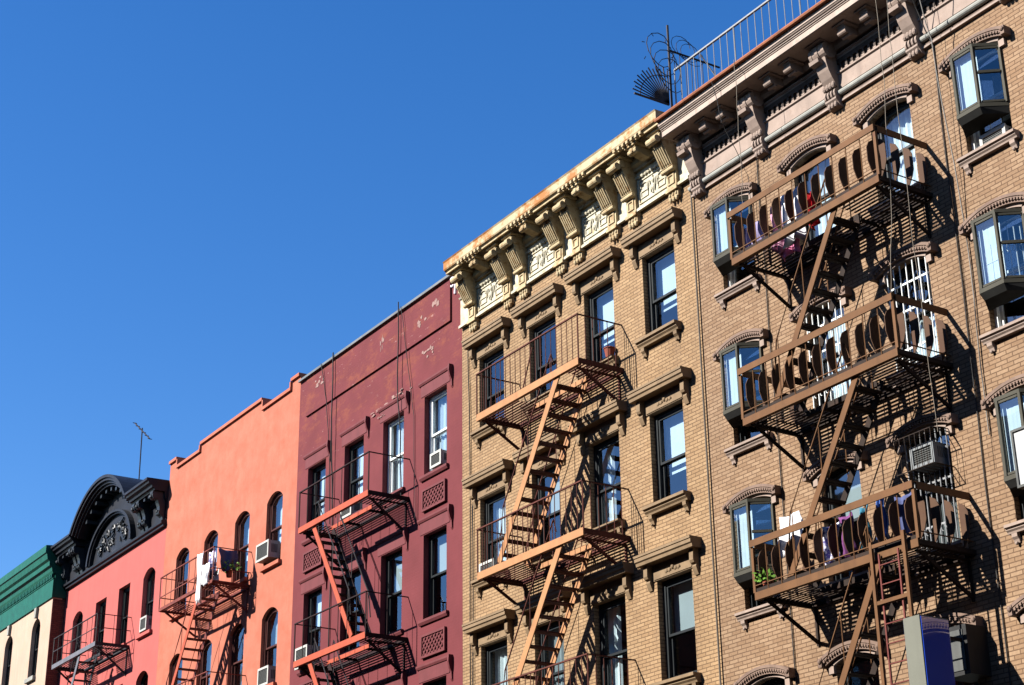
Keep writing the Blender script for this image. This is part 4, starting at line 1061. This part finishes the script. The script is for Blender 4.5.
hang('hung_shirt', 'red top hanging right of the white shirt on the top tan balcony', -16.60, .20, 13.60, 12.98, -.80, 'c_red', 5)
hang('hung_cloth', 'bundled white cloth slung over the rail of the lowest tan balcony', -17.58, .46, 8.80, 8.22, -.86, 'c_white', 6)
hang('hung_shirt', 'blue and white printed shirt on the lowest tan balcony', -16.80, .28, 8.44, 7.86, -.84, 'c_print', 7)
hang('hung_shirt', 'purple top with a pale skirt beside the printed shirt', -16.48, .26, 8.50, 7.90, -.84, 'c_purple', 8)
hang('hung_trousers', 'teal trousers hanging on the lowest tan balcony', -16.13, .18, 8.52, 7.96, -.84, 'c_teal', 9, legs=True)
hang('hung_towel', 'bright blue rolled towel at the right of the washing on the lowest tan balcony', -15.78, .12, 8.58, 8.02, -.86, 'c_blue', 10)
hang('hung_cloth', 'dark navy coat hanging behind the bars of the lowest tan balcony', -15.42, .3, 8.50, 7.88, -.80, 'c_navy', 15)
hang('hung_towel', 'long white towel draped over the balcony rail of the orange building', -38.78, .36, 13.40, 12.15, -1.06, 'c_white', 11)
hang('hung_shirt', 'dark blue shirt hanging behind the long white towel', -38.66, .34, 13.46, 12.84, -.80, 'c_navy', 12)
hang('hung_cloth', 'white patterned cloth low by the stair head of the orange building', -38.42, .34, 13.05, 12.50, -1.05, 'c_white', 13)
hang('hung_shirt', 'grey patterned shirt hung at the front corner of the orange building balcony', -38.30, .30, 13.36, 12.86, -.95, 'c_print', 21)
hang('hung_cloth', 'crumpled pale cloth at the foot of the orange building balcony rail', -38.62, .42, 12.98, 12.62, -.70, 'c_white', 22)
o = hang('hung_jacket', 'navy jacket hanging on the side rail of the orange building balcony', -38.08, .46, 13.38, 12.86, -.62, 'c_navy', 14)
o.rotation_euler[2] = PI / 2
# ------------------------------------------------------------------ roof things
rf = thing('roof_railing', 'thin grey picket railing along the roof edge of the tan building', 'railing', (-16, -.3, 16.8))
m = MB().box(-20.25, -11.2, -.32, -.28, 17.76, 17.79).box(-20.25, -11.2, -.312, -.288, 16.98, 17.0)
n = 50
part('top_rail', m, 'galv', rf)
m = MB()
for k in range(n + 1):
    x = -20.25 + 9.05 * k / n; m.tube([(x, -.30, 16.85), (x, -.30, 17.76)], .008 if k % 9 else .015, 5)
part('picket_row', m, 'galv', rf)
m = MB()
for k in (4, 19, 34): 
    x = -20.25 + 9.05 * k / n; m.tube([(x, -.30, 17.72), (x + .2, .15, 16.9)], .012, 5)
part('brace', m, 'galv', rf)
gd = thing('spiked_guard', 'dark fan of iron spikes with barbed wire beside the roof railing', 'spiked guard', (-20.3, -.3, 16.8))
m = MB().tube([(-20.3, -.36, 16.85), (-20.3, -.36, 18.72)], .022, 6).tube([(-20.3, -.36, 18.20), (-20.3, .80, 18.22)], .020, 6)
part('post', m, 'iron_char', gd)
m = MB()
for k in range(8):
    y = -.25 + .13 * k; m.tube([(-20.3, y, 16.85), (-20.3, y, 18.2)], .007, 4)
part('picket_row', m, 'iron_char', gd)
m = MB(); c = (-20.3, -.42, 17.06)
for k in range(15):
    t = PI * .50 + PI * .50 * k / 14; L = .76 + .04 * (k % 2)
    m.tube([c, (c[0], c[1] + L * math.cos(t), c[2] + L * .92 * math.sin(t))], .012 if k < 14 else .02, 4)
m.tube([(c[0] - .01, c[1] + .62 * math.cos(t), c[2] + .58 * math.sin(t)) for t in [PI * .5 + PI * .5 * k / 14 for k in range(15)]], .009, 5)
part('spike_fan', m, 'iron_char', gd)
m = MB()
m.tube([(-20.3 + .02 * math.sin(k), -.62 + .27 * math.cos(k * .5) + .006 * k, 18.22 + .30 * math.sin(k * .5) - .012 * k) for k in range(50)], .008, 4)
m.tube([(-20.28, -.12 + .24 * math.cos(k * .5) + .008 * k, 18.38 + .20 * math.sin(k * .5) - .004 * k) for k in range(40)], .006, 4)
for k in range(14): m.tube([(-20.3, -.62 + .3 * math.cos(k * .9), 18.05 + .34 * math.sin(k * .9)), (-20.3, -.62 + .36 * math.cos(k * .9 + .1), 18.05 + .40 * math.sin(k * .9 + .1))], .005, 4)
part('barbed_wire', m, 'iron_char', gd)
an = thing('antenna', 'thin television aerial rising behind the black cornice', 'antenna', (-49.1, 1.0, 16.2))
part('mast', MB().tube([(-49.1, 1.0, 16.1), (-49.22, 1.0, 20.35)], .02, 6), 'iron_char', an)
m = MB().tube([(-49.93, 1.0, 20.74), (-48.47, 1.0, 19.75)], .022, 5)
for k in range(6):
    f = k / 5; x, z = -49.93 + 1.46 * f, 20.74 - .99 * f; m.tube([(x, .93, z), (x, 1.07, z)], .012, 4)
part('boom', m, 'iron_char', an)

# pipes and cables
solo('drainpipe', MB().tube([(-20.30, -.045, 0), (-20.30, -.045, 15.3), (-20.28, -.05, 15.9)], .016, 8), 'pipe_grey', 'thin grey pipe running down the seam between the tan and buff brick buildings', 'pipe', (-20.3, 0, 0))
def cable(pts, label, mat='cable', r=.010, grp=None):
    P = [Vector(p) for p in pts]; Q = []
    for a, b in zip(P[:-1], P[1:]):
        for k in range(6): Q.append(a.lerp(b, k / 6) + Vector((.012 * math.sin(k * 1.3 + a.z), 0, 0)))
    Q.append(P[-1]); solo('cable', MB().tube(Q, r, 5), mat, label, 'cable', tuple(P[0]))
cable([(-18.12, -.78, 16.7), (-18.12, -.79, 15.6), (-18.13, -.80, 14.4), (-18.15, -.82, 13.9)], 'pale cable hanging straight from the pink cornice to the top left balcony corner', 'rope', .005)
cable([(-18.72, -.77, 16.62), (-18.74, -.6, 15.9), (-18.74, -.11, 15.0), (-18.74, -.03, 13.4)], 'short dark cable at the left end of the pink cornice', 'cable', .006)
cable([(-14.70, -.79, 16.7), (-14.73, -.79, 15), (-14.75, -.78, 12), (-14.77, -.7, 9.2)], 'pale rope hanging straight past the right end of the tan balconies', 'rope', .005)
cable([(-14.92, -.79, 16.7), (-14.94, -.79, 14.6), (-14.96, -.9, 12.6), (-15.0, -1.05, 11.2)], 'thin rope tied to the middle tan balcony from the cornice', 'rope', .005)
cable([(-14.62, -.72, 16.75), (-14.62, -.02, 15.3), (-14.66, -.02, 9.5), (-14.7, -.02, 4)], 'black cable down the brick between the tan balconies and right bay windows')
cable([(-14.30, -.76, 16.62), (-14.40, -.30, 15.2), (-14.45, -.03, 12.2), (-14.5, -.03, 9.2)], 'grey cable beside the right hand arched hood of the tan building', 'cable_grey', .009)
cable([(-18.60, -.02, 15.3), (-18.62, -.02, 12.3), (-18.62, -.02, 4)], 'thin dark cable right of the left column of bay windows')
cable([(-30.56, -.10, 17.3), (-30.56, -.10, 15.2), (-30.52, -.04, 14.2), (-30.45, -.04, 12.7)], 'black cable dropping from the plum parapet to the upper balcony', 'cable', .014)
cable([(-30.45, -.10, 17.15), (-30.25, -.06, 16), (-29.95, -.03, 14.4), (-29.85, -.03, 12.0)], 'slack thin cable at the right of the upper plum balcony', 'cable', .008)
cable([(-33.72, -.10, 17.2), (-33.70, -.10, 15.2), (-33.66, -.03, 13.2), (-33.66, -.03, 8)], 'double black cable down the left of the plum wall', 'cable', .016)
cable([(-34.35, -.10, 17.14), (-34.1, -.05, 16.1), (-33.9, -.03, 14.6), (-33.8, -.03, 13)], 'slanting cable near the left edge of the plum wall', 'cable', .010)
cable([(-27.72, -.03, 15.4), (-27.66, -.03, 13), (-27.66, -.03, 6)], 'dark cable down the left edge of the buff brick wall', 'cable', .012)
cable([(-27.56, -.03, 12.0), (-27.56, -.03, 6)], 'second dark cable close to the left edge of the buff brick wall', 'cable', .010)

# ------------------------------------------------------------------ the street
opp = thing('sky_blocker_building', 'plain dark brick building added unseen across the street to block low sky', 'building', (-20, -19.2, 0))  # added out of view: blocks low sky light, shows in window reflections
ow = MB(); hs = []
for r_ in range(5):
    for k in range(34): hs.append(outline(-78 + 3.1 * k, 1.0, 1.6 + 3.1 * r_, 3.3 + 3.1 * r_))
part('wall', wall_mesh([(-80, 0), (28, 0), (28, 17.6), (-80, 17.6)], hs, y=-19.2, th=-.25), 'brick_red', opp)
part('back_wall', MB().box(-80, 28, -33, -20.4, 0, 17.5), 'brick_red', opp)
pn = MB()
for h_ in hs: pn.face([(x, -19.4, z) for x, z in reversed(h_)])
part('pane_row', pn, 'glass', opp, keep=True)
part('cornice', MB().box(-80, 28, -19.19, -18.75, 17.0, 17.7), 'stone_tan', opp)
structure('ground', MB().face([(-900, -900, -.30), (900, -900, -.30), (900, 900, -.30), (-900, 900, -.30)]), 'concrete')
structure('road', MB().box(-200, 200, -15.2, -5.0, -.29, -.14), 'asphalt')
structure('pavement_near_side', MB().box(-200, 200, -19.19, -15.2, -.29, 0), 'concrete')
structure('pavement_far_side', MB().box(-200, 200, -5.0, -.43, -.29, -.004), 'concrete')
ml = MB(); x = -120
while x < 60: ml.box(x, x + 3, -10.16, -10.04, -.1385, -.134); x += 9
structure('road_marking', ml, 'road_paint')

# ------------------------------------------------------------------ camera, sun, sky
f, pitch, yaw, roll = 1711.12103, 0.398747073, -0.993535486, -0.0140562715
fw = Vector((math.sin(yaw) * math.cos(pitch), math.cos(yaw) * math.cos(pitch), math.sin(pitch)))
rt = Vector((math.cos(yaw), -math.sin(yaw), 0)); up = rt.cross(fw)
c_, s_ = math.cos(roll), math.sin(roll)
R_ = c_ * rt + s_ * up; U_ = -s_ * rt + c_ * up
cam = bpy.data.cameras.new('camera'); co_ = bpy.data.objects.new('camera', cam); COL.objects.link(co_)
cam.sensor_width = 36; cam.sensor_fit = 'HORIZONTAL'; cam.lens = f / 1024 * 36; cam.clip_start = .1; cam.clip_end = 3000
mw = Matrix.Identity(4)
for i in range(3): mw[i][0], mw[i][1], mw[i][2] = R_[i], U_[i], -fw[i]
mw.translation = (0, -17.0, 1.6); co_.matrix_world = mw
SC.camera = co_

L = Vector((.38, 1, -.70)).normalized()               # direction the sunlight travels
sun = bpy.data.lights.new('sun', 'SUN'); sun.energy = 5.0; sun.angle = math.radians(.5); sun.color = (1, .95, .88)
so = bpy.data.objects.new('sun', sun); COL.objects.link(so); so.rotation_euler = L.to_track_quat('-Z', 'Y').to_euler(); so.location = (-10, -30, 40)
w = bpy.data.worlds.new('World'); SC.world = w; w.use_nodes = True
nt = w.node_tree; nt.nodes.clear()
o = nt.nodes.new('ShaderNodeOutputWorld'); bg = nt.nodes.new('ShaderNodeBackground'); sky = nt.nodes.new('ShaderNodeTexSky')
sky.sky_type = 'NISHITA'; sky.sun_disc = False
sky.sun_elevation = math.asin(-L.z); sky.sun_rotation = math.atan2(-L.x, -L.y)
sky.altitude = 0; sky.air_density = 1.; sky.dust_density = .25; sky.ozone_density = 3.
bg.inputs['Strength'].default_value = .058
hs_ = nt.nodes.new('ShaderNodeHueSaturation'); hs_.inputs['Saturation'].default_value = 1.33; hs_.inputs['Hue'].default_value = .51; hs_.inputs['Value'].default_value = 1.06
nt.links.new(sky.outputs[0], hs_.inputs['Color']); nt.links.new(hs_.outputs[0], bg.inputs['Color']); nt.links.new(bg.outputs[0], o.inputs['Surface'])
SC.view_settings.view_transform = 'Standard'; SC.view_settings.look = 'None'; SC.view_settings.gamma = 1; SC.view_settings.use_curve_mapping = False
SC.view_settings.exposure = 1.73
SC.cycles.diffuse_bounces = 2
for ob in list(bpy.data.objects):
    if '_o' in ob: del ob['_o']
